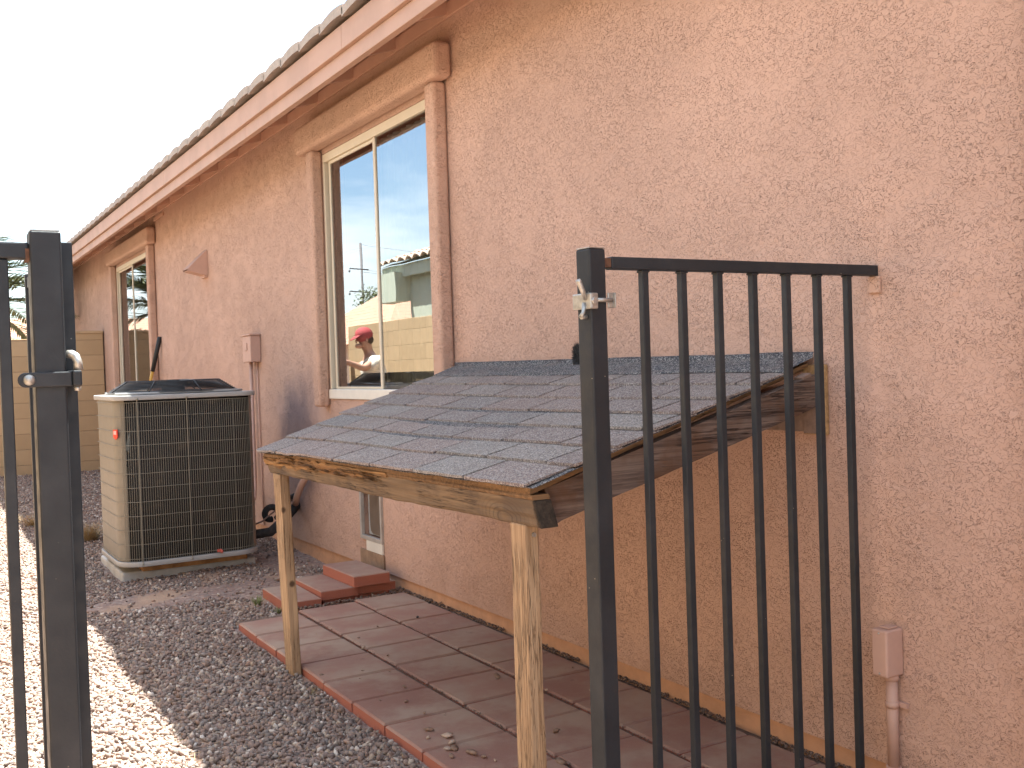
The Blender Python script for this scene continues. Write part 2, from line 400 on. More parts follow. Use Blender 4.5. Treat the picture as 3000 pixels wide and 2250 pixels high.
# ------------------------------------------------------------ house
house = thing('house', 'pink stucco house with tiled roof edge and two sliding windows', 'house')
W1 = (4.71, 6.38, 1.125, 2.72); W2 = (11.62, 13.82, 1.125, 2.72)
PD = (5.60, 5.905, .285, .60)
YN, YF, ZT = -4.0, 18.8, 3.16
ys = sorted({YN, YF, W1[0], W1[1], W2[0], W2[1], PD[0], PD[1]}); zs = sorted({.11, ZT, 1.125, 2.72, PD[2], PD[3]})
holes = [W1, W2, PD]
m = MB(); XB = 2.56
for a, b in zip(ys, ys[1:]):
    for c, d in zip(zs, zs[1:]):
        yc, zc = (a+b)/2, (c+d)/2
        if any(h[0] < yc < h[1] and h[2] < zc < h[3] for h in holes): continue
        m.add([(GX,a,c),(GX,b,c),(GX,b,d),(GX,a,d)], [(0,3,2,1)])
        m.add([(XB,a,c),(XB,b,c),(XB,b,d),(XB,a,d)], [(0,1,2,3)])
for h in holes:
    a, b, c, d = h
    m.add([(GX,a,c),(XB,a,c),(XB,a,d),(GX,a,d)], [(0,1,2,3)]); m.add([(GX,b,c),(XB,b,c),(XB,b,d),(GX,b,d)], [(0,3,2,1)])
    m.add([(GX,a,c),(XB,a,c),(XB,b,c),(GX,b,c)], [(0,3,2,1)]); m.add([(GX,a,d),(XB,a,d),(XB,b,d),(GX,b,d)], [(0,1,2,3)])
m.add([(GX,YN,.11),(XB,YN,.11),(XB,YF,.11),(GX,YF,.11)], [(0,1,2,3)])
m.add([(GX,YF,.11),(11,YF,.11),(11,YF,ZT),(GX,YF,ZT)], [(0,3,2,1)])
m.add([(GX,YN,.11),(11,YN,.11),(11,YN,ZT),(GX,YN,ZT)], [(0,1,2,3)])
m.add([(11,YN,.0),(11,YF,.0),(11,YF,ZT),(11,YN,ZT)], [(0,1,2,3)])
# gable triangles
m.add([(GX,YF,ZT),(11,YF,ZT),(6.7,YF,4.5)], [(0,2,1)]); m.add([(GX,YN,ZT),(11,YN,ZT),(6.7,YN,4.5)], [(0,1,2)])
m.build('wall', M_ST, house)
MB().box(2.432, 2.60, YN+.01, YF-.01, -.2, .109).build('foundation', M_STEM, house)
MB().box(2.58, 10.9, YN+.05, YF-.05, 2.96, 3.0).build('ceiling', M_DARK, house)
MB().box(5.4, 5.5, YN+.05, YF-.05, 0, 2.9595).build('interior_wall', M_CURT, house)
# pop-out pilaster at the near corner
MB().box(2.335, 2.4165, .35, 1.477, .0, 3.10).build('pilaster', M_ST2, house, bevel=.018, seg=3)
# roof deck, fascia boards, rafters, frieze
XE, ZE, SL = 2.0, 3.045, .325
def rz(x): return ZE + (x-XE)*SL
m = MB()
m.add([(XE+.005,YN-.4,rz(XE)-.004),(6.7,YN-.4,rz(6.7)-.004),(6.7,YF+.4,rz(6.7)-.004),(XE+.005,YF+.4,rz(XE)-.004)], [(0,1,2,3)])
m.add([(XE+.005,YN-.4,rz(XE)-.022),(6.7,YN-.4,rz(6.7)-.022),(6.7,YF+.4,rz(6.7)-.022),(XE+.005,YF+.4,rz(XE)-.022)], [(0,3,2,1)])
m.add([(6.7,YN-.4,rz(6.7)-.01),(11.5,YN-.4,3.0),(11.5,YF+.4,3.0),(6.7,YF+.4,rz(6.7)-.01)], [(0,1,2,3)])
m.build('roof_deck', M_FASC2, house)
y = YN-.4; k = 0
m = MB(); m2 = MB()
for y0, y1 in ((YN-.4, 1.1), (1.103, 4.85), (4.853, 8.9), (8.903, 13.3), (13.303, YF+.4)):
    m.box(1.962, 2.0, y0, y1, 2.918, 3.040)
m.build('fascia', M_FASC, house, bevel=.003)
for y0, y1 in ((YN-.4, 2.9), (2.903, 6.6), (6.603, 11.1), (11.103, YF+.4)):
    m2.box(1.985, 2.022, y0, y1, 2.838, 2.9165)
m2.build('lower_fascia', M_FASC, house, bevel=.003)
y = YN
while y < YF:
    MB().hexa([(2.0225,y,rz(2.02)-.115),(GX-.001,y,rz(GX)-.115),(GX-.001,y+.038,rz(GX)-.115),(2.0225,y+.038,rz(2.02)-.115),
               (2.0225,y,rz(2.02)-.0225),(GX-.001,y,rz(GX)-.0225),(GX-.001,y+.038,rz(GX)-.0225),(2.0225,y+.038,rz(2.02)-.0225)]).build('rafter_tail', M_FASC2, house)
    y += .61
m = MB()
for y0, y1 in ((YN, 3.3), (3.303, 7.3), (7.303, 11.05), (11.053, YF)): m.box(2.398, 2.4165, y0, y1, 3.045, 3.118)
m.build('frieze_board', M_FASC2, house, bevel=.003)
MB().box(2.402, 2.4165, 11.0, 11.45, 2.985, 3.02).build('trim_splice', M_FASC2, house, bevel=.002)
# roof tiles, one arched end per tile
m = MB(); TW = .315; n = 8
rows = [(1.925, 2.34, .0)] + [(2.0+.33*r, 2.0+.33*r+.40, .0) for r in range(1, 14)]
yy = YN-.4; ci = 0
while yy < YF+.4:
    for ri, (xa, xb, _) in enumerate(rows):
        top = []; bot = []
        for e, x in enumerate((xa, xb)):
            lift = .052 if e == 0 else .03
            for kk in range(n+1):
                u = kk/n; a = .018*math.sin(math.pi*min(1, u*1.02))**.8 + .016*(1-u)
                yv = yy + u*(TW+.012); top.append((x, yv, rz(x)+lift+a+.012)); bot.append((x, yv, rz(x)+lift+a*.7-.030 if e == 0 else rz(x)+lift+a-.012))
        vs = top+bot; fs = []; N = n+1
        for kk in range(n):
            fs.append((kk, kk+1, N+kk+1, N+kk)); fs.append((2*N+kk, 3*N+kk, 3*N+kk+1, 2*N+kk+1)); fs.append((kk, 2*N+kk, 2*N+kk+1, kk+1))
        fs.append((0, N, 3*N, 2*N)); fs.append((n, 2*N+n, 3*N+n, N+n))
        m.add(vs, fs)
    yy += TW; ci += 1
m.build('roof_tiles', M_TILE, house)

def window(w_, wrap, hdr, trimw):
    a, b, c, d = w_
    wd = bpy.data.objects.new('window', None); COL.objects.link(wd); wd.parent = house
    x0, x1 = 2.4185, 2.455; cm_ = wrap
    m = MB(); m.box(x0, x1, a, b, d-.055, d-.002); m.box(x0, x1, a, a+.035, c+.065, d-.055)
    m.box(x0, x1, b-.022, b, c+.065, d-.055); m.build('frame', M_VINYL, wd, bevel=.003)
    MB().box(x0-.012, x1+.005, a, b, c+.002, c+.064).build('sill', M_WVINYL, wd, bevel=.004)
    m = MB(); m.box(2.424, 2.456, cm_-.013, cm_+.013, c+.065, d-.056); m.build('mullion', M_VINYL, wd, bevel=.003)
    # sliding sash on the far side
    m = MB(); m.box(2.435, 2.45, b-.085, b-.062, c+.066, d-.056); m.box(2.435, 2.45, cm_+.0135, b-.085, c+.066, c+.08); m.box(2.435, 2.45, cm_+.0135, b-.085, d-.075, d-.056)
    m.build('sash', M_VINYL, wd, bevel=.002)
    MB().box(2.4565, 2.47, b-.062, b-.023, c+.066, d-.056).build('track', M_TRACK, wd)
    # glass, slightly different angle for the two lights
    for gi, (p, q, xx, tw) in enumerate(((a+.034, cm_-.012, 2.4325, .0), (cm_+.012, b-.084, 2.441, .0))):
        MB().add([(xx,p,c+.064),(xx+tw,q,c+.064),(xx+tw,q,d-.056),(xx,p,d-.056)], [(0,3,2,1)]).build('pane', M_GLASS if gi else M_GLASS2, wd)
    return wd
def blinds(wd, y0, y1, c, d, xx=2.64, name='blind'):
    m = MB(); vs = []; fs = []; n = int((y1-y0)/.012)
    for i in range(n+1):
        y = y0+(y1-y0)*i/n; x = xx + .008*math.sin(y*2*math.pi/.09) + .004*math.sin(y*31)
        vs += [(x, y, c-.03), (x, y, d)]
    for i in range(n): fs.append((2*i, 2*i+1, 2*i+3, 2*i+2))
    m.add(vs, fs, True); return m.build(name, M_CURT, wd)
wA = window(W1, 5.56, None, None); blinds(wA, 4.6, 5.62, 1.12, 2.66, 2.482)
wB = window(W2, 12.84, None, None); blinds(wB, 11.5, 12.6, 1.12, 2.66, 2.62)
def surround(wd, w_, ha, hb):
    a, b, c, d = w_
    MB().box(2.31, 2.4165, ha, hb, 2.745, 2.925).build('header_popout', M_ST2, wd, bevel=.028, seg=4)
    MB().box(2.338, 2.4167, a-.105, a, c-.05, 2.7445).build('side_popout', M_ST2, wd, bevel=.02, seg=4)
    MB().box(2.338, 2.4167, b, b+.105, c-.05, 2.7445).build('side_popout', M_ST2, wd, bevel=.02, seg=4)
surround(wA, W1, 4.53, 6.62); surround(wB, W2, 11.43, 13.95)
# pet door
pd = bpy.data.objects.new('pet_door', None); COL.objects.link(pd); pd.parent = house
a, b, c, d = PD
m = MB(); m.box(2.402, 2.425, a-.012, a+.012, c-.012, d+.012); m.box(2.402, 2.425, b-.012, b+.012, c-.012, d+.012); m.box(2.402, 2.425, a+.012, b-.012, c-.012, c+.012); m.box(2.402, 2.425, a+.012, b-.012, d-.012, d+.012)
m.build('frame', simple('grey_pet_door_frame', (.40, .36, .32), .5), pd, bevel=.003)
def flapmat():
    t = NT('smoky_vinyl_flap'); return t.done(t.mix(t.rng(t.noise(12, 3), .3, .7), (.13, .095, .07), (.17, .13, .10)), .3, spec=.6)
m = MB(); pts = []
for k in range(24):
    an = 2*math.pi*k/24; cx_ = math.copysign(abs(math.cos(an))**.35, math.cos(an)); cz_ = math.copysign(abs(math.sin(an))**.35, math.sin(an))
    pts.append((2.448, (a+b)/2-.0 + cx_*.112, (c+d)/2 + cz_*.14))
m.add(pts + [(2.452, p[1], p[2]) for p in pts], [tuple(range(24))] + [(k, 24+k, 24+(k+1)%24, (k+1)%24) for k in range(24)])
m.build('flap', flapmat(), pd)
MB().box(2.452, 2.458, a+.012, b-.012, c+.012, d-.012).build('liner', simple('pale_grey_liner', (.40, .42, .42), .6), pd)
MB().box(2.404, 2.4165, a-.01, b-.075, c-.075, c-.0125).build('threshold', M_WVINYL, pd, bevel=.002)
MB().box(2.405, 2.4166, a-.02, b+.03, .115, c-.076).build('patch', simple('bare_mortar', (.30, .195, .125), .95, var=.2, bump=.003, bscale=30), pd, bevel=.004)

# ------------------------------------------------------------ block walls
bw = thing('block_wall', 'tan concrete block wall across the far end of the yard', 'wall')
MB().box(1.72, 2.40, 14.9, 15.05, -.1, 1.935).build('wall_section', M_BLKX, bw, bevel=.006)
MB().box(-1.0, 1.7195, 14.9, 15.05, -.1, 1.868).build('wall_section', M_BLKX, bw, bevel=.006)
MB().box(1.70, 2.405, 14.885, 15.065, 1.9355, 1.97).build('cap', simple('tan_wall_cap', (.44, .315, .19), .9, bump=.003), bw, bevel=.006)
bs = thing('block_wall', 'tan concrete block side wall, seen only mirrored in the window panes', 'wall')
MB().box(-1.32, -1.15, -4, 15.05, -.1, 2.0).build('wall_section', M_BLKY, bs, bevel=.006)

# ------------------------------------------------------------ patio of red pavers
m = MB(); gap = MB()
def slab(m, x0, x1, y0, y1, z0, z1, rot=0, tilt=(0, 0), ch=.007):
    cx, cy = (x0+x1)/2, (y0+y1)/2; hx, hy = (x1-x0)/2, (y1-y0)/2; ca, sa = math.cos(rot), math.sin(rot); vs = []
    for (s_, z) in ((1, z0), (1, z1-ch), (None, z1)):
        for i, j in ((-1,-1),(1,-1),(1,1),(-1,1)):
            dx, dy = (i*hx, j*hy) if s_ else (i*(hx-ch), j*(hy-ch))
            vs.append((cx+dx*ca-dy*sa, cy+dx*sa+dy*ca, z + dx*tilt[0] + dy*tilt[1]))
    return m.add(vs, [(3,2,1,0)] + [(a, (a+1)%4, 4+(a+1)%4, 4+a) for a in range(4)] + [(4+a, 4+(a+1)%4, 8+(a+1)%4, 8+a) for a in range(4)] + [(8,9,10,11)])
cols = [(1.422, 1.742, 5.155, .303), (1.760, 2.074, 5.225, .309), (2.090, 2.388, 5.27, .304)]
for (x0, x1, ys_, p) in cols:
    y = ys_
    while y > .6:
        slab(m, x0+random.uniform(-.003, .003), x1+random.uniform(-.003, .003), y-p+.010, y, .0, .050+random.uniform(-.0015, .0015), random.uniform(-.006, .006), (random.uniform(-.004, .004), random.uniform(-.004, .004)), ch=.007); y -= p
m.build('patio_paving', M_PAV, kind='structure')
slab(gap, 1.43, 2.43, .6, 5.25, .003, .036); gap.build('paving_bed', simple('sandy_joint_fill', (.15, .10, .075), .95, var=.3, scale=40, bump=.006, bscale=150), kind='structure')

steps = [((2.115, 2.33), (5.335, 5.80), .103, .163, .02, 'top block of the small red paver step by the pet door'),
         ((1.935, 2.150), (5.36, 5.82), .052, .101, 0.0, 'upper red block on the yard side of the pet door step'),
         ((2.155, 2.385), (5.375, 5.83), .052, .1015, 0.0, 'upper red block of the pet door step, against the house wall'),
         ((1.735, 1.93), (5.33, 5.79), .012, .074, -.03, 'lone red block on the gravel at the low end of the pet door step'),
         ((1.95, 2.150), (5.385, 5.83), -.01, .0505, .015, 'bottom red block of the step, beside the lone low block'),
         ((2.158, 2.35), (5.39, 5.83), -.01, .0505, -.015, 'bottom red block of the step, nearest the house wall')]
for (xa, xb), (ya, yb), z0, z1, r_, lab in steps:
    m = MB(); slab(m, xa, xb, ya, yb, z0, z1, r_, ch=.005); m.build('paver_block', M_PAV, label=lab, cat='paver', group='red paver blocks stacked as a step')

# ------------------------------------------------------------ lean-to shelter
sh = thing('lean_to_shelter', 'low wooden lean-to with shingled roof and rotting front beam against the wall', 'shelter')
FR, FL, BR, BL = Vector((1.322,2.145,1.0)), Vector((1.322,4.385,.982)), Vector((2.405,2.235,1.284)), Vector((2.405,4.585,1.298))
def Sf(u, v, dz=0):
    p = (FR*(1-u)+FL*u)*(1-v) + (BR*(1-u)+BL*u)*v
    sag = -.010*math.sin(math.pi*u)*math.sin(math.pi*min(1, v+.2)) - .016*max(0, (u-.72)/.28)**1.2*max(0, 1-v*3)
    return Vector((p.x, p.y, p.z+sag+dz))
def slabS(m, u0, u1, v0, v1, zb0, zt0, zb1, zt1, nu=4, rag=0, seed=0):
    """thin slab on the roof surface; zb/zt: bottom and top height at the lower (0) and upper (1) edge"""
    vs = []
    for i in range(nu+1):
        u = u0+(u1-u0)*i/nu; rg = rag*noise.noise((u*38, seed, 2.2))
        for (v_, zb, zt) in ((v0+rg, zb0, zt0), (v1, zb1, zt1)):
            vs.append(Sf(u, v_, zb)); vs.append(Sf(u, v_, zt))
    fs = []
    for i in range(nu):
        a = i*4; b = a+4
        fs += [(a+1, a+3, b+3, b+1), (a, b, b+2, a+2), (a, a+1, b+1, b), (a+2, b+2, b+3, a+3)]
    fs += [(0, 2, 3, 1), (nu*4, nu*4+1, nu*4+3, nu*4+2)]
    m.add(vs, fs)
# plywood deck
m = MB(); slabS(m, .012, .985, .012, .995, -.026, -.014, -.026, -.014, 24); m.build('roof_deck', M_PLY, sh)
m = MB(); slabS(m, .004, .80, .004, .995, -.0135, -.002, -.0135, -.002, 24); m.build('roof_deck', M_PLY, sh)
# shingle courses
m = MB(); NCO = 7; e = .885/NCO; L = 2.3; tw = .338/L
for k in range(NCO):
    off = tw - ((k*.125+.01)/L) % tw; u = -off
    while u < 1.004:
        a, b = max(u, -.006), min(u+tw-.0052, 1.004); u += tw
        if b-a < .01: continue
        jl = random.uniform(-.004, .004); lift = random.choice([.0, .0, .001, .001, .002]); front = (k == 0)
        rag = .022 if (front and a > .70) else (.004 if front else .001)
        slabS(m, a, b, k*e-.012*front+jl, (k+1)*e+.02,   .0045+lift, .0125+lift, .0002, .003, 10, rag, k)
m.build('shingles', M_SH, sh)
# starter strip peeping out at the side and the front
m = MB(); slabS(m, -.006, .99, -.004, .9, -.0015, .0, -.0015, .0, 30, .01); m.build('underlay', M_FL, sh)
m = MB(); vs = []; fs = []; n = 60
for i in range(n+1):
    u = -.004+1.006*i/n; vv = .872 + .010*noise.noise((u*5, 0, 0))+.006*math.sin(u*7)
    for q, (v_, z) in enumerate(((vv, .0065), (vv+.002, .0105), (.94, .012), (.996, .014), (1.0, .030), (1.004, .026))):
        vs.append(Sf(u, v_, z + .003*noise.noise((u*9, q, 5))))
for i in range(n):
    for q in range(5): a = i*6+q; fs.append((a, a+6, a+7, a+1))
m.add(vs, fs, True); m.build('flashing', M_FL, sh)
# front beam, worn
def worn(name, x0, x1, y0, y1, zb, zt, mat, n=90, nz=8, amp=.003, top=None, low=None, parent=sh, tilt=.26, zref=.97):
    m = MB(); vs = []; fs = []
    ring = []
    for j in range(nz+1): ring.append((0, j/nz))
    for j in range(nz, -1, -1): ring.append((1, j/nz))
    for i in range(n+1):
        y = y0+(y1-y0)*i/n; b_ = zb(y) + (low(y) if low else 0); t_ = zt(y) + (top(y) if top else 0)
        for (s_, h) in ring:
            x = x0 if s_ == 0 else x1; z = b_+(t_-b_)*h
            if h in (0, 1): x += (.003 if s_ == 0 else -.003)
            x += amp*noise.noise((x*20, y*3, z*42)) + amp*.6*noise.noise((x*20, y*9, z*120+4))
            vs.append((x+(tilt*(zref-z)), y, z + .0015*noise.noise((y*18, s_*5, h*3))))
    N = len(ring)
    for i in range(n):
        for q in range(N): fs.append((i*N+q, (i+1)*N+q, (i+1)*N+(q+1)%N, i*N+(q+1)%N))
    fs.append(tuple(range(N))); fs.append(tuple(n*N+q for q in reversed(range(N))))
    m.add(vs, fs); return m.build(name, mat, parent)
bt = lambda y: 1.0+(.982-1.0)*(y-2.145)/2.24 - .035 - .012*max(0, (y-3.75)/.6)
worn('beam', 1.334, 1.386, 2.165, 4.355, lambda y: .893+(.875-.893)*(y-2.165)/2.19, bt, M_BEAM, 160, 12, .004,
     top=lambda y: -.010*max(0, (y-3.3))*abs(noise.noise((y*7, 1, 1)))*2, low=lambda y: .004*noise.noise((y*5, 9, 1)) - .006*math.exp(-((y-3.05)/.35)**2))
worn('rotten_board', 1.330, 1.372, 3.05, 4.372, lambda y: bt(y)-.003 - .026*max(0, min(1, (y-3.05)/.5)), lambda y: bt(y)+.013, M_ROT, 300, 7, .011,
     top=lambda y: .012*noise.noise((y*19, 4, 4))*max(0, min(1, (y-3.4)/.3)), low=lambda y: .014*noise.noise((y*13, 7, 2))*max(0, min(1, (y-3.1)/.3)))
worn('nailing_strip', 1.333, 1.386, 2.158, 3.049, lambda y: bt(y)+.0006, lambda y: bt(y)+.0135, M_PLY, 120, 3, .002)
m = MB()
for i_ in range(130):      # splinters standing off the decayed top edge
    y0_ = random.uniform(3.1, 4.33); L_ = random.uniform(.02, .13); z_ = bt(y0_)+random.uniform(-.026, .010); t_ = random.uniform(.001, .0035); x_ = 1.3305+.26*(.97-z_)-random.uniform(.001, .007)
    y1_ = min(4.372, y0_+L_); dz_ = random.uniform(-.006, .006)
    m.hexa([(x_,y0_,z_),(x_+.012,y0_,z_),(x_+.012,y1_,z_+dz_),(x_,y1_,z_+dz_),(x_+.001,y0_,z_+t_*.3),(x_+.012,y0_,z_+t_*.3),(x_+.012,y1_,z_+dz_+t_),(x_+random.uniform(0,.004),y1_,z_+dz_+t_)])
m.build('splinters', M_ROT, sh)
MB().hexa([(1.357,2.1575,.892),(1.410,2.1575,.892),(1.410,2.1655,.892),(1.357,2.1655,.892),(1.3375,2.1575,.964),(1.3905,2.1575,.964),(1.3905,2.1655,.964),(1.3375,2.1655,.964)]).build('beam_end', simple('black_end_grain', (.035, .026, .019), .95, var=.4, scale=60, bump=.003), sh, bevel=.003)
def rafter(y0, y1, mat=M_RAFT, xe=2.372):
    m = MB(); vs = []; n = 40; fs = []
    for i in range(n+1):
        x = 1.392+(xe-1.392)*(i+(.8 if i else 0))/(n+.8); zt = 1.0+(x-1.322)*.2625-.030 + (y0-2.2)*-.003; zb = zt-.098 + .002*noise.noise((x*9, 0, 0))
        for (yy_, z) in ((y0, zb), (y0, zb+(zt-zb)*.33), (y0, zb+(zt-zb)*.66), (y0, zt), (y1, zt), (y1, zb)):
            vs.append(((1.392+.26*(.97-z)) if i == 0 else x, yy_ + .0018*noise.noise((x*7, z*60, 2)), z))
    for i in range(n):
        for q in range(6): a = i*6+q; b = i*6+(q+1)%6; fs.append((a, b, b+6, a+6))
    fs += [tuple(reversed(range(6))), tuple(n*6+q for q in range(6))]
    m.add(vs, fs); m.build('rafter', mat, sh, bevel=0)
rafter(2.185, 2.223); rafter(3.25, 3.288); rafter(4.40-.06, 4.44-.06)
MB().box(2.376, 2.416, 2.245, 4.56, 1.07, 1.19).build('ledger', M_LEDG, sh, bevel=.003)
m = MB(); m.hexa([(2.335,2.186,1.195),(2.378,2.186,1.165),(2.378,2.222,1.165),(2.335,2.222,1.195),(2.312,2.186,1.238),(2.35,2.186,1.252),(2.35,2.222,1.252),(2.312,2.222,1.238)]); m.build('rafter_block', M_LEDG, sh, bevel=.003)
MB().box(2.372, 2.398, 2.19, 2.244, 1.065, 1.160).build('ledger_end', M_LEDG, sh, bevel=.003)
MB().box(2.400, 2.4165, 2.18, 2.27, 1.06, 1.275).build('caulk', simple('old_yellow_caulk', (.38, .24, .11), .9, var=.25, scale=60, bump=.004, bscale=90), sh, bevel=.003)
def post(x0, x1, y0, y1, z0, z1, lean):
    m = MB(); vs = []; n = 50; ring = [(0,0),(.5,0),(1,0),(1,.5),(1,1),(.5,1),(0,1),(0,.5)]; fs = []
    for i in range(n+1):
        t_ = i/n; z = z0+(z1-z0)*t_
        for (u, v_) in ring:
            x = x0+(x1-x0)*u + lean*(t_-1); y = y0+(y1-y0)*v_
            x += .0022*noise.noise((u*3, v_*3, z*3.2)); y += .0035*noise.noise((u*3+9, v_*3, z*4.5)) - (.006*max(0, noise.noise((u*4, v_*4, z*5+7)))if u == 1 else 0)
            vs.append((x, y, z))
    for i in range(n):
        for q in range(8): fs.append((i*8+q, i*8+(q+1)%8, (i+1)*8+(q+1)%8, (i+1)*8+q))
    fs += [tuple(reversed(range(8))), tuple(n*8+q for q in range(8))]
    m.add(vs, fs); return m.build('post', M_POST, sh, bevel=.004, seg=2)
post(1.350, 1.392, 4.195, 4.285, -.05, .878, -.028)
pn = post(1.350, 1.392, 2.225, 2.30, -.05, .895, .0)
MB().tube([(1.3745, 2.2235, .868), (1.3745, 2.2185, .868)], .006, 10).build('bolt', M_GALV, sh)

# ------------------------------------------------------------ steel fence on the right
fr = thing('steel_fence', 'short black steel fence panel between the square post and the pink wall', 'fence')
TW5 = Matrix.Translation((1.400, 1.975, 0)) @ Matrix.Rotation(R(5), 4, 'Z') @ Matrix.Translation((-1.416, -1.975, 0))
MB().box(1.416, 1.467, 1.975, 2.026, -.2, 1.572).build('post', M_BLK, fr, bevel=.005, seg=3).matrix_local = TW5
MB().box(1.417, 1.466, 1.976, 2.025, 1.5725, 1.575).build('post_cap', M_GALV, fr, bevel=.001).matrix_local = TW5
MB().box(1.4725, 2.4175, 1.985, 2.015, 1.525, 1.555).build('top_rail', M_BLK, fr, bevel=.003)
MB().box(1.448, 1.4722, 1.988, 2.012, 1.530, 1.551).build('weld', M_RUST, fr)
MB().box(1.4755, 2.4175, 1.985, 2.015, .03, .06).build('bottom_rail', M_BLK, fr, bevel=.003)
for i, x in enumerate((1.578, 1.700, 1.820, 1.942, 2.064, 2.182, 2.303)):
    MB().box(x-.0095, x+.0095, 1.9905, 2.0095, .0605, 1.5245).build('picket', M_BLK, fr, bevel=.002)
    MB().box(x-.012, x+.012, 1.988, 2.012, 1.5195, 1.5247).build('weld_bead', M_BLK, fr, bevel=.002)
MB().box(2.408, 2.4172, 1.975, 2.02, 1.475, 1.5245).build('wall_tab', M_ST2, fr, bevel=.004)
# fork latch clamped round the post
lt = bpy.data.objects.new('latch', None); COL.objects.link(lt); lt.parent = fr; lt.matrix_local = TW5
zc = 1.4475
m = MB(); m.box(1.4115, 1.4335, 1.9670, 1.9745, zc-.019, zc+.019); m.box(1.4085, 1.4155, 1.9670, 2.034, zc-.019, zc+.019)
m.box(1.409, 1.475, 2.0265, 2.034, zc-.018, zc+.018); m.build('collar', M_GALV, lt, bevel=.003)
MB().tube([(1.4185, 1.967, zc), (1.4185, 1.9605, zc)], .0085, 6).build('bolt_head', M_GALV, lt, bevel=.001)
m = MB(); m.tube([(1.430, 1.969, zc+.002), (1.478, 1.969, zc+.002)], .0052, 8); m.build('rod', M_GALV, lt)
m = MB(); m.box(1.4685, 1.488, 1.972, 1.9765, zc-.016, zc+.020); m.box(1.4845, 1.4885, 1.966, 1.990, zc-.016, zc+.020); m.build('keeper', M_GALV, lt, bevel=.003)
m = MB()
m.tube([(1.410, 1.985, zc+.004), (1.400, 1.985, zc+.026), (1.3895, 1.985, zc+.046), (1.3875, 1.985, zc+.050)], [.006, .0062, .007, .006], 8)
m.tube([(1.410, 1.99, zc-.004), (1.4055, 1.99, zc-.026), (1.3975, 1.99, zc-.038)], [.006, .005, .007], 8); m.tube([(1.3975, 1.99, zc-.038), (1.4145, 1.99, zc-.037)], .005, 8)
m.build('fork', M_GALV, lt)

# ------------------------------------------------------------ left fence, gate
fl = thing('steel_fence', 'black steel fence with gate post at the left edge, close to the camera', 'fence')
MB().box(.2035, .2550, 1.975, 2.026, -.2, 1.566).build('post', M_BLK, fl, bevel=.004, seg=3)
MB().box(.2055, .253, 1.977, 2.024, 1.5662, 1.5685).build('post_cap', M_GALV, fl)
MB().box(-1.148, .203, 1.985, 2.015, 1.517, 1.546).build('top_rail', M_BLK, fl, bevel=.003)
MB().box(-1.148, .203, 1.985, 2.015, .03, .06).build('bottom_rail', M_BLK, fl, bevel=.003)
MB().box(.197, .2034, 1.984, 2.016, 1.513, 1.535).build('weld', M_RUST, fl)
x = .160
while x > -1.13:
    MB().box(x-.0095, x+.0095, 1.9905, 2.0095, .0605, 1.5165).build('picket', M_BLK, fl, bevel=.002); x -= .1195
gt = thing('steel_gate', 'black steel gate swung open behind the left post, seen edge on', 'gate')
A0, A1 = Vector((.267, 2.062, 0)), Vector((.3245, 3.147, 0)); gd = (A1-A0).normalized(); gs_ = Vector((gd.y, -gd.x, 0))
def gbox(m, p, z0, z1, hw, hd): return m.obox(p+Vector((0,0,(z0+z1)/2)), gs_, gd, Vector((0,0,1)), hw, hd, (z1-z0)/2)
m = MB(); gbox(m, A0, .08, 1.556, .016, .016); m.build('stile', M_BLK, gt, bevel=.002)
m = MB(); gbox(m, A1, .08, 1.60, .0165, .0165); m.build('stile', M_BLK, gt, bevel=.002)
m = MB(); m.bar(A0+Vector((0,.016,1.53)), A1+Vector((0,-.017,1.575)), .026, .028); m.build('rail', M_BLK, gt)
m = MB(); m.bar(A0+Vector((0,.016,.12)), A1+Vector((0,-.017,.12)), .026, .028); m.build('rail', M_BLK, gt)
for i in range(1, 9):
    p = A0.lerp(A1, i/9); m = MB(); gbox(m, p, .134, 1.515+.045*i/9, .009, .009); m.build('picket', M_BLK, gt)
# hinge: strap, carriage bolt, barrel and elbow pin
hg = bpy.data.objects.new('hinge', None); COL.objects.link(hg); hg.parent = gt
m = MB(); m.box(.188, .2625, 1.9655, 1.9740, 1.2905, 1.3165); m.tube([(.188, 1.9655, 1.3035), (.188, 1.974, 1.3035)], .013, 20, smooth=False)
m.build('strap', M_BLK, hg, bevel=.002)
MB().ball((.193, 1.965, 1.3035), .0098, .006, .0098, 16, 10).build('bolt_head', M_GALV, hg)
m = MB(); m.box(.2635, .279, 1.962, 2.05, 1.2905, 1.3185); m.build('barrel', M_BLK, hg, bevel=.003)
m = MB(); m.tube([(.2595, 1.988, 1.3480), (.2655, 1.984, 1.3475), (.2715, 1.978, 1.343), (.2742, 1.975, 1.334), (.2745, 1.975, 1.319)], [.0075, .0078, .0078, .0074, .0088], 14); m.build('pin', M_GALV, hg)
MB().tube([(.272, 1.975, 1.2903), (.272, 1.975, 1.282)], .006, 10).build('nut', M_GALV, hg)

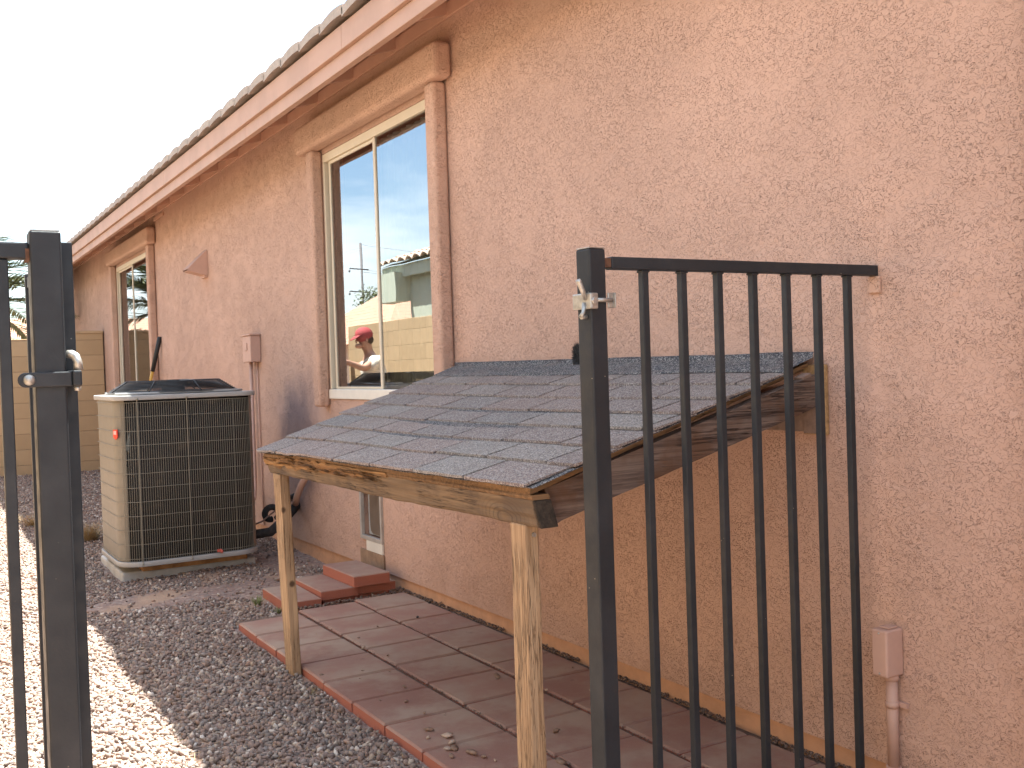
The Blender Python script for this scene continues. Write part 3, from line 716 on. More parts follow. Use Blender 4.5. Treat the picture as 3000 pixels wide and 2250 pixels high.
# ------------------------------------------------------------ air conditioner
ac = thing('air_conditioner', 'beige and dark air conditioner condenser with wire grille on a pad', 'air conditioner')
AX0, AX1, AY0, AY1, AR = 1.135, 2.03, 6.70, 7.56, .165
AZ0, AZ1 = .125, 1.165
def rrect(x0, x1, y0, y1, r, n=10):
    pts = []
    for (cx, cy, a0) in ((x1-r, y0+r, -90), (x1-r, y1-r, 0), (x0+r, y1-r, 90), (x0+r, y0+r, 180)):
        for k in range(n+1):
            a = R(a0+90*k/n); pts.append((cx+r*math.cos(a), cy+r*math.sin(a)))
    return pts
def extr(m, pts, z0, z1, top=True, bot=True, smooth=True):
    n = len(pts); vs = [(x, y, z0) for x, y in pts]+[(x, y, z1) for x, y in pts]
    m.add(vs, [(k, (k+1)%n, n+(k+1)%n, n+k) for k in range(n)], smooth)
    b = len(m.v)-2*n
    if top: m.f.append(tuple(b+n+k for k in range(n))); m.sm.append(False)
    if bot: m.f.append(tuple(b+k for k in reversed(range(n)))); m.sm.append(False)
M_ACP = simple('beige_condenser_paint', (.175, .155, .125), .45, var=.05); M_LID = simple('grey_condenser_lid', (.34, .335, .325), .4, var=.05)
M_WIRE = simple('beige_grille_wire', (.22, .20, .155), .5, var=.05)
def coilm():
    t = NT('dusty_coil_fins'); f_ = t.math('SINE', t.math('MULTIPLY', t.sep()[2], 900)); n = t.noise(160, 3, .7, src=t.mapping((1, 1, .5)))
    c = t.mix(t.rng(n, .45, .7), (.010, .009, .008), (.034, .029, .024))
    c = t.mix(t.rng(t.noise(5.5, 3, .5), .60, .74, 0, .5), c, (.14, .10, .065))
    return t.done(c, .8, t.bump(f_, .001))
m = MB(); extr(m, rrect(AX0+.02, AX1-.02, AY0+.02, AY1-.02, AR-.015), AZ0+.01, AZ1, True, True); m.build('coil', coilm(), ac)
m = MB(); extr(m, rrect(AX0-.004, AX1+.004, AY0-.004, AY1+.004, AR+.004), AZ0-.006, AZ0+.026, True, True); m.build('base_pan', M_LID, ac, bevel=.003)
# corner panel (front left) and the service side
def strip(m, pts, z0, z1):
    n = len(pts); m.add([(x, y, z0) for x, y in pts]+[(x, y, z1) for x, y in pts], [(k, k+1, n+k+1, n+k) for k in range(n-1)], True)
loop = rrect(AX0+.008, AX1-.008, AY0+.008, AY1-.008, AR-.006, 12)
m = MB(); c = [(AX0+AR-.0+ (AR-.006)*math.cos(R(a)) , AY0+AR+(AR-.006)*math.sin(R(a))) for a in range(180, 229, 4)]
strip(m, [(AX0+.006, AY1-AR), (AX0+.006, AY1-.4)] + c, AZ0+.03, AZ1-.002); m.build('corner_panel', M_ACP, ac)
m = MB(); c = [(AX1-AR+(AR-.004)*math.cos(R(a)), AY0+AR+(AR-.004)*math.sin(R(a))) for a in range(-42, 1, 6)]
strip(m, c+[(AX1-.004, AY1-AR)], AZ0+.03, AZ1-.002); m.build('service_panel', simple('brown_condenser_panel', (.25, .185, .14), .5), ac)
# grille
def ringpts(off, step):
    pts = rrect(AX0-off, AX1+off, AY0-off, AY1+off, AR+off, 24); out = []; 
    dense = []
    n = len(pts)
    for k in range(n):
        a, b = Vector(pts[k]), Vector(pts[(k+1) % n]); dense.append((a, b))
    acc = 0; nxt = 0
    for a, b in dense:
        L_ = (b-a).length
        while nxt <= acc+L_ and L_ > 1e-6: out.append(a.lerp(b, (nxt-acc)/L_)); nxt += step
        acc += L_
    return out
m = MB(); vp_ = [p for p in ringpts(.0, .0140) if not (p.x > AX1-.05 and p.y > AY0+.04) and p.y < AY1-.1 and not (p.x < AX0+.035)]
for i, p in enumerate(vp_): m.bar((p.x, p.y, AZ0+.03), (p.x, p.y, AZ1-.012), .0022, .0022)
m.build('grille_wires', M_WIRE, ac)
m = MB(); hp = rrect(AX0, AX1, AY0, AY1, AR, 10); hp = [p for p in hp if p[1] < AY1-.1 and not (p[0] > AX1-.02 and p[1] > AY0+.3)]
hp = [(AX0, AY1-.14)] + [p for p in hp if p[0] < AX0+AR+.01 and p[1] < 7.0 ][::1] + [p for p in hp if p[0] > AX1-AR-.01 and p[1] < 7.0]
nrow = 11
for k in range(nrow+1):
    z = AZ0+.045 + (AZ1-AZ0-.06)*k/nrow; m.tube([(x, y, z) for x, y in hp], .0016, 5)
m.build('grille_hoops', M_WIRE, ac)
m = MB()
for xx in (1.262, 1.565): m.bar((xx, AY0-.006, AZ0+.02), (xx, AY0-.006, AZ1+.008), .006, .005); m.ball((xx, AY0-.012, AZ1+.006), .008); m.ball((xx, AY0-.01, AZ0+.012), .006)
m.build('grille_strut', M_WIRE, ac)
m = MB(); extr(m, rrect(AX0-.008, AX1+.008, AY0-.008, AY1+.008, AR-.05), AZ1+.0, AZ1+.030); m.build('lid', M_LID, ac, bevel=.005, seg=3)
m = MB(); extr(m, rrect(AX0+.05, AX1-.05, AY0+.05, AY1-.05, AR-.02), AZ1+.0322, AZ1+.046); m.build('lid_step', M_LID, ac, bevel=.004)
# fan guard
m = MB(); gc = Vector(((AX0+AX1)/2, (AY0+AY1)/2, 0)); M_GRD = simple('black_fan_guard', (.02, .021, .024), .4)
for k in range(25):
    r_ = .10+.315*k/24; zz = AZ1+.046 + .066*(1 if r_ < .31 else max(0, 1-(r_-.31)/.105))
    m.tube([(gc.x+r_*math.cos(R(a)), gc.y+r_*math.sin(R(a)), zz) for a in range(0, 361, 10)], .0035, 6, cap=False)
m.build('fan_guard', M_GRD, ac)
m = MB()
for a in range(8):
    d = Vector((math.cos(R(a*45+12)), math.sin(R(a*45+12)), 0)); m.tube([gc+d*.06+Vector((0,0,AZ1+.115)), gc+d*.315+Vector((0,0,AZ1+.115)), gc+d*.415+Vector((0,0,AZ1+.048))], .0045, 6)
m.build('guard_spoke', M_GRD, ac)
m = MB(); m.tube([gc+Vector((0,0,AZ1+.088)), gc+Vector((0,0,AZ1+.121))], .105, 28, smooth=False); m.tube([gc+Vector((0,0,AZ1-.02)), gc+Vector((0,0,AZ1+.087))], .075, 20)
m.build('fan_motor', M_GRD, ac)
# red maker badge (a shield with a pale bar) on the corner panel
a = R(206); bc = Vector((AX0+AR+(AR+.004)*math.cos(a), AY0+AR+(AR+.004)*math.sin(a), .955)); nb = Vector((math.cos(a), math.sin(a), 0)); tb = Vector((-nb.y, nb.x, 0))
m = MB(); sp_ = [(-.021, .03), (.021, .03), (.021, -.018), (0, -.034), (-.021, -.018)]
vs = [bc+tb*u+Vector((0,0,z)) for u, z in sp_]; vs += [p+nb*.006 for p in vs]
m.add(vs, [(4,3,2,1,0), (5,6,7,8,9)] + [(k, (k+1)%5, 5+(k+1)%5, 5+k) for k in range(5)]); bd = m.build('badge', simple('red_badge', (.62, .05, .03), .4), ac)
m = MB()
for du in (-.009, 0, .009): m.obox(bc+nb*.0072+tb*du+Vector((0,0,.010)), tb, nb, Vector((0,0,1)), .0028, .001, .011)
m.build('badge_mark', simple('pale_badge_mark', (.8, .55, .5), .4), bd)
m = MB(); m.obox((1.738, AY0-.014, AZ0+.043), Vector((1,0,0)), Vector((0,1,0)), Vector((0,0,1)), .015, .006, .009); m.ball((1.752, AY0-.016, AZ0+.035), .010); m.build('red_clip', simple('faded_red_plastic', (.5, .10, .07), .6), ac, bevel=.002)
# pad
m = MB(); m.box(1.16, 2.02, 6.84-.0, 7.66, -.02, .072)
pad = m.build('equipment_pad', simple('pale_plastic_pad', (.44, .44, .43), .7, var=.15, scale=6, bump=.002), label='pale slab pad under the air conditioner', cat='pad', bevel=.015, seg=3)
pad.location = (0, 0, 0)
MB().box(1.28, 1.95, 6.80, 7.5, .0725, .1125).build('riser', simple('rusty_base_riser', (.32, .17, .07), .9, var=.3, scale=14), ac, bevel=.004)

# ------------------------------------------------------------ wall fittings
M_PPAINT = simple('pink_painted_metal', (.52, .33, .26), .6, var=.05)
db = thing('disconnect_box', 'pink painted electrical box with conduit behind the air conditioner', 'electrical box')
MB().box(2.335, 2.4165, 7.85, 8.06, 1.40, 1.605).build('box', M_PPAINT, db, bevel=.006)
MB().box(2.325, 2.4165, 7.84, 8.07, 1.6055, 1.618).build('lid', M_PPAINT, db, bevel=.004)
MB().box(2.328, 2.3345, 7.93, 8.00, 1.49, 1.55).build('hasp', M_PPAINT, db, bevel=.004)
MB().tube([(2.385, 8.02, 1.40), (2.385, 8.02, .45), (2.34, 7.9, .34), (2.2, 7.6, .3), (2.03, 7.4, .3)], .014, 10).build('conduit', M_PPAINT, db)
MB().tube([(2.408, 7.93, 1.40), (2.408, 7.93, 1.1), (2.408, 7.91, .5), (2.408, 7.9, .12)], .006, 8).build('ground_wire', M_PPAINT, db)
lb = thing('junction_box', 'pink painted junction box on its conduit, low on the wall at the right', 'electrical box')
MB().box(2.345, 2.4165, 1.932, 1.985, .388, .522).build('box', M_PPAINT, lb, bevel=.006, seg=3)
MB().box(2.365, 2.405, 1.941, 1.973, .5225, .528).build('cap', M_PPAINT, lb, bevel=.003)
m = MB(); m.tube([(2.393, 1.957, .388), (2.393, 1.957, .373), (2.393, 1.957, .372)], [.021, .021, .0175], 16); m.tube([(2.393, 1.957, .372), (2.393, 1.957, .125)], .0165, 16); m.tube([(2.393, 1.957, .125), (2.393, 1.957, .09)], .021, 16); m.build('conduit', M_PPAINT, lb)
MB().ball((2.345, 1.958, .512), .003).build('screw', M_GALV, lb); MB().ball((2.345, 1.958, .398), .003).build('screw', M_GALV, lb)
m = MB(); m.tube([(2.393, 1.957, .293), (2.393, 1.957, .311)], .019, 16); m.box(2.405, 2.4165, 1.918, 1.957, .295, .309); m.build('strap', M_PPAINT, lb)
# dryer vent hood: wedge with open mouth
vh = thing('vent_hood', 'pink wedge shaped vent hood high on the wall between the windows', 'vent')
x0 = 2.416; m = MB()
yA, yB = 9.40, 9.56; T, B = 2.435, 2.225
P_ = [(x0,yA,T),(x0,yB,T),(2.335,yB,2.275),(2.335,yA,2.275)]
def plate(m, p, t):
    a, b, c = Vector(p[0]), Vector(p[1]), Vector(p[2]); n_ = (b-a).cross(c-a).normalized()*t; n = len(p)
    m.add([Vector(q) for q in p]+[Vector(q)+n_ for q in p], [tuple(reversed(range(n))), tuple(range(n, 2*n))] + [(k, (k+1)%n, n+(k+1)%n, n+k) for k in range(n)])
m = MB(); tip = 2.235; yA, yB = 9.33, 9.50
plate(m, [(2.416,yA,2.44),(2.416,yB,2.44),(tip,yB+.0,2.262),(tip,yA,2.262)], .003)
plate(m, [(2.416,yA,2.44),(tip,yA,2.262),(tip,yA,2.250),(2.416,yA,2.205)], .003)
plate(m, [(2.416,yB,2.44),(2.416,yB,2.205),(tip,yB,2.250),(tip,yB,2.262)], .003)
plate(m, [(2.413,yA,2.205),(2.413,yB,2.205),(tip+.004,yB,2.248),(tip+.004,yA,2.248)], .002)
m.build('hood', M_PPAINT, vh)
MB().box(2.385, 2.416, yA+.012, yB-.012, 2.19, 2.21).build('flap', M_PPAINT, vh)
# refrigerant lines and capped pipe beside the condenser
ln = thing('refrigerant_lines', 'black foam wrapped pipes curling from the air conditioner into the wall', 'pipe')
M_FOAM = simple('black_pipe_foam', (.028, .026, .025), .85, var=.3, scale=40, bump=.004, bscale=50)
MB().tube([(1.98, 7.05, .22), (2.06, 6.98, .20), (2.16, 6.95, .21), (2.27, 7.0, .27), (2.41, 7.1, .36)], .033, 12).build('large_line', M_FOAM, ln)
m = MB(); m.tube([(2.20+.045*math.cos(R(a)), 7.05-.03+.0008*a*.2, .325+.045*math.sin(R(a))) for a in range(-60, 300, 18)], .022, 10); m.tube([(2.22, 7.03, .36), (2.32, 7.08, .40), (2.41, 7.15, .42)], .02, 10); m.build('small_line', M_FOAM, ln)
MB().tube([(2.0, 6.98, .25), (2.12, 6.99, .285), (2.18, 7.0, .325), (2.3, 7.05, .38), (2.41, 7.1, .41)], .006, 8).build('liquid_line', simple('tarnished_copper', (.2, .13, .1), .5, .4), ln)
dp = thing('drain_pipe', 'pink painted elbow pipe coming out of the wall behind the far shelter post', 'pipe')
MB().tube([(2.42, 6.74, .60), (2.385, 6.75, .60), (2.365, 6.79, .575), (2.36, 6.86, .52), (2.36, 6.95, .44), (2.37, 7.02, .38)], .024, 12).build('pipe', M_PPAINT, dp)
MB().tube([(2.417, 6.70, .587), (2.40, 6.69, .585), (2.39, 6.68, .592)], .008, 8).build('nail', simple('rust_brown', (.1, .05, .04), .8), dp)
# long handled tool leaning on the wall
tl = thing('garden_tool', 'yellow garden tool handle with black grip leaning on the wall behind the air conditioner', 'tool')
h0, h1 = Vector((2.02, 11.55, .02)), Vector((2.405, 11.36, 1.74)); hd = (h1-h0).normalized()
MB().tube([h0, h1-hd*.38], .0175, 12).build('handle', simple('yellow_fibreglass', (.62, .36, .07), .45, var=.05), tl)
MB().tube([h1-hd*.38, h1-hd*.01, h1], [.022, .024, .016], 14).build('grip', simple('black_rubber_grip', (.015, .015, .016), .6), tl)
m = MB(); m.obox(h1-hd*.50+Vector((-.0178,-.004,0)), Vector((0,1,0)), hd, Vector((1,0,0)), .004, .05, .0008); m.build('lettering_band', simple('dark_print', (.2, .08, .02), .6), tl)
m = MB(); m.obox(h0+Vector((0,0,.12)), Vector((0,1,0)), hd, Vector((1,0,0)), .1, .13, .003); m.build('blade', M_GALV, tl, bevel=.02)
# bristly brush on the ridge
br = thing('bristle_brush', 'dark bristly brush head behind the square post on the shelter ridge', 'brush')
m = MB(); bcn = Vector((2.388, 3.475, 1.335))
for i in range(1500):
    d = Vector((random.gauss(0,1), random.gauss(0,1), random.gauss(0,1))).normalized(); p0 = bcn+Vector((d.x*.006, d.y*.022, d.z*.032)); p1 = bcn+Vector((d.x*.022, d.y*.038, d.z*.062))*random.uniform(.8, 1.05)
    s_ = Vector((random.uniform(-1,1), random.uniform(-1,1), random.uniform(-1,1)))*.0012; m.add([p0-s_, p0+s_, p1], [(0,1,2)])
m.build('bristles', simple('black_bristle', (.03, .03, .032), .6, var=.5, scale=300), br)
MB().ball(bcn, .010, .026, .046).build('core', simple('black_core', (.02, .02, .02), .8), br)

# ------------------------------------------------------------ loose stones, litter, weeds
def rock_obj(x, y, z, s_, mat, lab, grp, flat=.6, name='stone'):
    r = np.random.default_rng(random.randrange(9999)); V, Fc = rocks(np.zeros((1, 3)), np.array([1.0]), r); V[:, 2] *= flat; V -= V.mean(0)
    o = mesh_np(name, V*s_, Fc, mat, label=lab, cat='stone', group=grp); o.location = (x, y, z + -V[:, 2].min()*s_*.8); return o
M_STN = simple('brown_stone', (.24, .16, .115), .85, var=.3, scale=20); M_STP = simple('pale_stone', (.42, .32, .25), .85, var=.2, scale=20); M_STD = simple('black_stone', (.03, .026, .028), .8, var=.3)
def pp(px, py, z=.055):
    d = fwd + rt*((px-1500)/F) - up*((py-1125)/F); t_ = (z-1.3)/d.z; return d.x*t_, d.y*t_
def zA(x, y): return 900+x/2.212, 1600+y/2.212
for (x, y, s_, mt) in [(1230,848,.020,'n'),(905,1228,.020,'p'),(940,1275,.018,'p'),(955,1310,.016,'n'),(915,1310,.015,'p'),(1065,1340,.022,'n'),(788,1187,.019,'n'),(785,1238,.012,'p'),
        (935,1362,.012,'n'),(1145,1362,.012,'n'),(640,1003,.012,'n'),(472,993,.008,'n'),(630,910,.013,'n'),(760,1080,.012,'n'),(890,1085,.006,'p'),(535,808,.008,'n'),(342,852,.006,'n'),
        (522,708,.009,'n'),(335,590,.011,'n'),(715,460,.013,'d'),(793,365,.012,'d'),(458,520,.009,'n'),(92,830,.010,'n'),(1612,1205,.014,'n'),(1840,932,.011,'p'),(1550,928,.009,'p'),(365,660,.014,'p'),
        (2095,845,.012,'n'),(1765,712,.012,'n'),(1570,636,.016,'n'),(905,395,.012,'n'),(862,370,.012,'n'),(1640,1395,.022,'n'),(1720,785,.007,'n'),(1218,1383,.008,'p'),(360,802,.010,'n'),(920,545,.006,'p')]:
    gx, gy = pp(*zA(x, y))
    mat_, lb_ = {'n': (M_STN, 'small loose brown stone lying on the red patio pavers'), 'p': (M_STP, 'small loose pale stone lying on the red patio pavers'), 'd': (M_STD, 'small black pebble at the far end of the red pavers')}[mt]
    own = {(1230,848): 'largest brown stone lying alone mid patio, left of the near wooden post', (905,1228): 'flat pale chip in the stone cluster nearest the camera', (940,1275): 'round pale stone in the middle of the nearest stone cluster',
        (955,1310): 'brown stone touching the round pale one in the nearest stone cluster', (915,1310): 'small pale chip left of the brown stone in the nearest cluster', (1065,1340): 'long brown stone right of the nearest stone cluster', (788,1187): 'brown oval stone above left of the nearest stone cluster',
        (715,460): 'black pebble out on the pavers near the far end', (793,365): 'black pebble close to the wall at the far end of the pavers', (1640,1395): 'brown stone between the near wooden post and the square black post', (1840,932): 'pale round stone behind the square black post',
        (630,910): 'brown chip in a joint of the outer paver row, near the far post', (760,1080): 'brown chip in a joint of the outer paver row, nearer the camera', (365,660): 'pale chip where two long joints meet behind the far post', (1570,636): 'brown clod against the wall base right of the near wooden post'}.get((x, y))
    if not own: lb_ = ('tiny brown stone' if mt == 'n' else 'tiny pale stone') + (' at the foot of the wall by the pavers' if (y < .5*x-120 and x > 850) else ' out on the far half of the pavers' if y < 860 else ' out on the near half of the pavers')
    rock_obj(gx, gy, .051, s_, mat_, own or lb_, 'loose stones on the patio')
gx, gy = pp(1125, 1738, .03); rock_obj(gx, gy, .03, .035, M_PAV, 'orange broken brick chip by the end of the paver step', None)
gx, gy = pp(1107, 1743, .02); rock_obj(gx, gy, .02, .032, simple('white_rock', (.6, .57, .52), .8), 'white rock at the foot of the paver step', None)
# soil, chips and dry leaves caught along the wall and in the joints
P = []; SZ = []
for i in range(1500):
    y = random.uniform(1.2, 5.4); x = 2.392 + abs(random.gauss(0, 1))*.012; x = 2.43-min(.05, abs(random.gauss(0, .016))); 
    if noise.noise((y*3.3, 2, 0)) < -.15: continue
    P.append((x, y, .045+random.uniform(0, .006))); SZ.append(random.uniform(.002, .008))
for xj in (1.751, 2.082):
    for i in range(1300):
        y = random.uniform(1.2, 5.2); P.append((xj+random.gauss(0, .005), y, .043+random.uniform(0, .006))); SZ.append(random.uniform(.0012, .0035))
for i in range(240): P.append((random.uniform(1.78, 2.4), 5.31+random.gauss(0, .03), .035+random.uniform(0, .01))); SZ.append(random.uniform(.004, .012))
V, Fc = rocks(np.array(P), np.array(SZ), rng); mesh_np('debris', V, Fc, simple('soil_crumbs', (.16, .11, .085), .95, var=.5, scale=120), label='soil crumbs and chips caught in the paver joints and along the wall', cat='debris', kind='stuff')
def tuft(m, x, y, n, h, spread, droop=.4, w_=.002):
    for i in range(n):
        a = random.uniform(0, 6.283); d = Vector((math.cos(a), math.sin(a), 0)); L_ = h*random.uniform(.5, 1.1); sp = random.uniform(.15, 1)*spread
        b0 = Vector((x, y, soilz(x, y)))+d*random.uniform(0, .25)*spread; s_ = Vector((-d.y, d.x, 0))*w_*random.uniform(.6, 1.3); pts = []
        for k in range(5):
            t_ = k/4; pts.append(b0+d*sp*t_+Vector((random.uniform(-.1,.1)*L_*t_, random.uniform(-.1,.1)*L_*t_, L_*(t_-droop*t_*t_))))
        vs = []
        for k, p in enumerate(pts): vs += [p-s_*(1-k/4.5), p+s_*(1-k/4.5)]
        m.add(vs, [(2*k, 2*k+1, 2*k+3, 2*k+2) for k in range(4)])
def leafmat(name, a, b):
    t = NT(name); return t.done(t.ramp(t.island(), [(0, a), (1, b)]), .7)
M_DRY = leafmat('dry_grass_stalk', (.42, .30, .14), (.25, .16, .08)); M_GRN = leafmat('green_weed_leaf', (.12, .17, .05), (.22, .22, .08))
for (x, y, n, h, sp, mt, lb_) in [(1.66, 5.62, 70, .09, .07, M_GRN, 'small green weed on the gravel side of the lone low paver block'), (1.70, 5.38, 50, .06, .05, M_GRN, 'thin green weed in front of the lone low paver block'),
        (1.22, 8.55, 300, .24, .20, M_DRY, 'dry brown weeds on the gravel left of the air conditioner'), (.93, 9.6, 200, .17, .20, M_DRY, 'dry straw weeds at the shade edge, in the gap between the left bars'), (1.27, 8.6, 50, .13, .08, M_GRN, 'greenish weed sprig beside the air conditioner pad'),
        (1.37, 3.95, 40, .03, .07, M_DRY, 'dry grass at the foot of the far wooden post')]:
    m = MB(); tuft(m, x, y, n, h, sp); m.build('weed', mt, label=lb_, cat='weed')
m = MB(); tuft(m, 1.42, 3.98, 30, .025, .05, .6, .001)
for i in range(170):
    x, y = random.uniform(.7, 1.4), random.uniform(2.7, 4.5); a = random.uniform(0, 6.28); L_ = random.uniform(.015, .05); zz = .03+random.uniform(0, .012)
    d = Vector((math.cos(a), math.sin(a), random.uniform(-.15, .15)))*L_; s_ = Vector((-d.y, d.x, 0)).normalized()*.0009; p = Vector((x, y, zz)); m.add([p-s_, p+s_, p+d+s_*.4+Vector((0,0,.004)), p+d-s_*.4+Vector((0,0,.004))], [(0,1,2,3)])
for i in range(90):
    x = random.choice([random.gauss(2.38, .03), random.uniform(1.45, 2.4)]); y = random.uniform(1.4, 5.2); a = random.uniform(0, 6.28); L_ = random.uniform(.006, .02)
    d = Vector((math.cos(a), math.sin(a), 0))*L_; s_ = Vector((-d.y, d.x, 0))*.12; p = Vector((x, y, .056)); m.add([p-s_, p+s_, p+d+Vector((0,0,.004))], [(0,1,2)])
m.build('dry_litter', M_DRY, label='dry stalks and leaf bits strewn over the gravel and pavers', cat='litter', kind='stuff')

# ------------------------------------------------------------ palms
def palm(x, y, zc, nf, Lf, seed, lab):
    random.seed(seed); t = thing('palm_tree', lab, 'palm tree')
    m = MB(); pts = [(x+.03*math.sin(k), y+.03*math.cos(k*2), zc*k/8) for k in range(9)]; m.tube(pts, [.24-.012*k for k in range(9)], 14)
    for k in range(120):
        a = random.uniform(0, 6.28); z = random.uniform(.1, zc); d = Vector((math.cos(a), math.sin(a), 0)); m.bar(Vector((x, y, z))+d*.17, Vector((x, y, z+.10))+d*.26, .06, .02)
    m.build('trunk', simple('palm_trunk_bark', (.17, .12, .08), .95, var=.3, bump=.01, bscale=20), t)
    m = MB()
    for i in range(nf):
        a = 2*math.pi*i*.618+random.uniform(-.2, .2); el = random.uniform(-.1, 1.25); d = Vector((math.cos(a), math.sin(a), 0)); L_ = Lf*random.uniform(.8, 1.1)
        pts = []; n = 16; p = Vector((x, y, zc)) + d*.12; ang = el
        for k in range(n+1):
            pts.append(p.copy()); p = p + (d*math.cos(ang)+Vector((0,0,math.sin(ang))))*(L_/n); ang -= (.055+.05*k/n)*(1.3 if el < .5 else 1.0)
        m.tube(pts, [.016*(1-k/(n+2)) for k in range(n+1)], 5)
        side = Vector((-d.y, d.x, 0))
        for k in range(2, n):
            for q in range(5):
                p = pts[k].lerp(pts[k+1] if k < n else pts[k], q/5); ax = (pts[min(k+1, n)]-pts[k-1]).normalized(); ll = .42*math.sin(math.pi*(k+q/5)/(n+1))**.6+.06
                for s_ in (-1, 1):
                    dd = (side*s_*.75 + ax*.7 + Vector((0,0,random.uniform(-.25, .22)))).normalized(); e_ = p+dd*ll*random.uniform(.8, 1.1)+Vector((0,0,-.06*ll)); wv = ax.cross(dd).normalized().cross(dd)*.011
                    mid = p.lerp(e_, .5)+Vector((0,0,.015)); m.add([p-wv*.6, p+wv*.6, mid+wv, mid-wv, e_], [(0,1,2,3), (3,2,4)])
    m.build('fronds', leafmat('palm_leaf', (.085, .11, .04), (.17, .18, .07)), t)
palm(.55, 17.6, 2.25, 44, 1.9, 5, 'feathery palm rising behind the far block wall')
palm(1.9, 21.6, 1.35, 26, 1.6, 9, 'second lower palm past the corner of the house')
random.seed(21)

# ------------------------------------------------------------ neighbours (beyond the yard; mostly seen mirrored in the glass)
def tiled(m, o, along, upv, nA, nU, tw_=.30, th=.38):
    """rows of arched tiles; o: lower corner, along: unit vector along eave, upv: unit vector up the slope"""
    nrm = along.cross(upv).normalized(); nrm = nrm if nrm.z > 0 else -nrm
    for r in range(nU):
        for c in range(nA):
            vs = []
            for e in (0, 1):
                for k in range(5):
                    u = k/4; p = o+along*(c+u)*tw_ + upv*(r*th + e*(th+.04)) + nrm*(.07*math.sin(math.pi*u) + (.035 if e == 0 else .0)); vs.append(p)
            m.add(vs + [vs[k]-nrm*.02 for k in range(5)], [(k, k+1, 6+k, 5+k) for k in range(4)] + [(10+k, 11+k, k+1, k) for k in range(4)])
nb_ = thing('neighbour_house', 'sage green stucco house with pale tile roof, mirrored in the near window', 'house')
MB().box(-9, -2.9, -3, 16.4, 0, 3.06).build('wall', M_NST, nb_)
MB().box(-2.78, -2.72, -3.2, 17.2, 2.93, 3.14).build('fascia', M_NST, nb_); MB().box(-2.9, -2.78, -3.2, 17.2, 3.01, 3.04).build('soffit', M_NST, nb_)
MB().box(-2.9, -2.6, 16.4, 17.2, 2.5, 3.01).build('corner_soffit', M_NST, nb_)
m = MB(); tiled(m, Vector((-2.62, -3.2, 3.15)), Vector((0,1,0)), Vector((-1,0,.33)).normalized(), 68, 12); m.build('roof', tile_mat('pale_roof_tile', (.52, .38, .29), (.60, .46, .36)), nb_)
MB().add([(-2.66,-3.2,3.14),(-2.66,17.2,3.14),(-9,17.2,5.26),(-9,-3.2,5.26)], [(0,3,2,1)]).build('roof_deck', M_NST, nb_)
fh = thing('far_house', 'distant house with terracotta hip roof, mirrored in the near window', 'house')
MB().box(-22, -7.6, 27.2, 36, 0, 2.3).build('wall', M_NST2, fh)
m = MB()
m.add([(-22.5,26.6,2.15),(-6.9,26.6,2.15),(-9.6,31.2,4.2),(-22.5,31.2,4.2)], [(0,1,2,3)]); m.add([(-6.9,26.6,2.15),(-6.9,36.5,2.15),(-9.6,31.2,4.2)], [(0,1,2)]); m.add([(-22.5,31.2,4.2),(-9.6,31.2,4.2),(-6.9,36.5,2.15),(-22.5,36.5,2.15)], [(0,1,2,3)])
def rowtile():
    t = NT('terracotta_roof'); s = t.sep(); wv = t.math('FRACT', t.math('MULTIPLY', s[2], 8.5)); 
    c = t.mix(t.rng(wv, 0, .25), (.20, .09, .055), (.46, .25, .165)); c = t.mix(t.rng(t.noise(8, 4), .4, .7, 0, .5), c, (.50, .33, .25)); return t.done(c, .9, t.bump(wv, .03))
m.build('roof', rowtile(), fh)
f2 = thing('far_house', 'distant house with pale tile roof low over the far block wall', 'house')
MB().box(-10, 7, 44.5, 54, 0, 2.6).build('wall', M_NST2, f2)
m = MB(); m.add([(-10.5,44,2.5),(7.5,44,2.5),(7.5,49,4.05),(-10.5,49,4.05)], [(0,1,2,3)]); m.add([(-10.5,49,4.05),(7.5,49,4.05),(7.5,54.5,2.5),(-10.5,54.5,2.5)], [(0,1,2,3)]); m.build('roof', bpy.data.materials['terracotta_roof'], f2)
up_ = thing('utility_pole', 'tall grey utility pole with wires, mirrored in the near window', 'utility pole')
px_, py_ = -21.0, 62.0
MB().tube([(px_, py_, 0), (px_, py_, 9.6)], [.085, .05], 10).build('pole', simple('grey_pole', (.16, .15, .15), .8), up_)
m = MB()
for z in (7.9, 6.4, 4.9): m.bar((px_-.5, py_, z), (px_+.9, py_-.2, z+.05), .07, .07); m.ball((px_+.9, py_-.2, z-.12), .09)
m.build('insulator_arm', simple('grey_arm', (.12, .11, .11), .7), up_)
m = MB()
for z in (9.5, 7.9, 7.75, 6.4, 6.25, 4.9, 4.75):
    m.tube([(px_-70*t_, py_-6*t_, z-4*2.0*t_*(1-t_)) for t_ in [k/14 for k in range(15)]], .012, 4)
m.build('wire', simple('wire', (.2, .19, .19), .6), up_)
def bushy(x, y, z0, z1, r, seed, lab):
    random.seed(seed); t = thing('leafy_tree', lab, 'tree', group='leafy trees beyond the far houses'); MB().tube([(x, y, 0), (x, y, (z0+z1)/2)], [.2, .08], 8).build('trunk', simple('bark', (.15, .11, .08), .9), t)
    m = MB(); cl = [Vector((x+random.uniform(-r, r)*.7, y+random.uniform(-r, r)*.7, random.uniform(z0, z1))) for _ in range(14)]
    for i in range(3000):
        c_ = random.choice(cl); d = Vector((random.gauss(0,1), random.gauss(0,1), random.gauss(0,.8)))*r*.22; p = c_+d; a = Vector((random.uniform(-1,1), random.uniform(-1,1), random.uniform(-1,1)))*.12; b = Vector((random.uniform(-1,1), random.uniform(-1,1), random.uniform(-1,1)))*.12; m.add([p, p+a, p+b], [(0,1,2)])
    m.build('crown', leafmat('tree_leaf', (.07, .10, .03), (.13, .15, .05)), t)
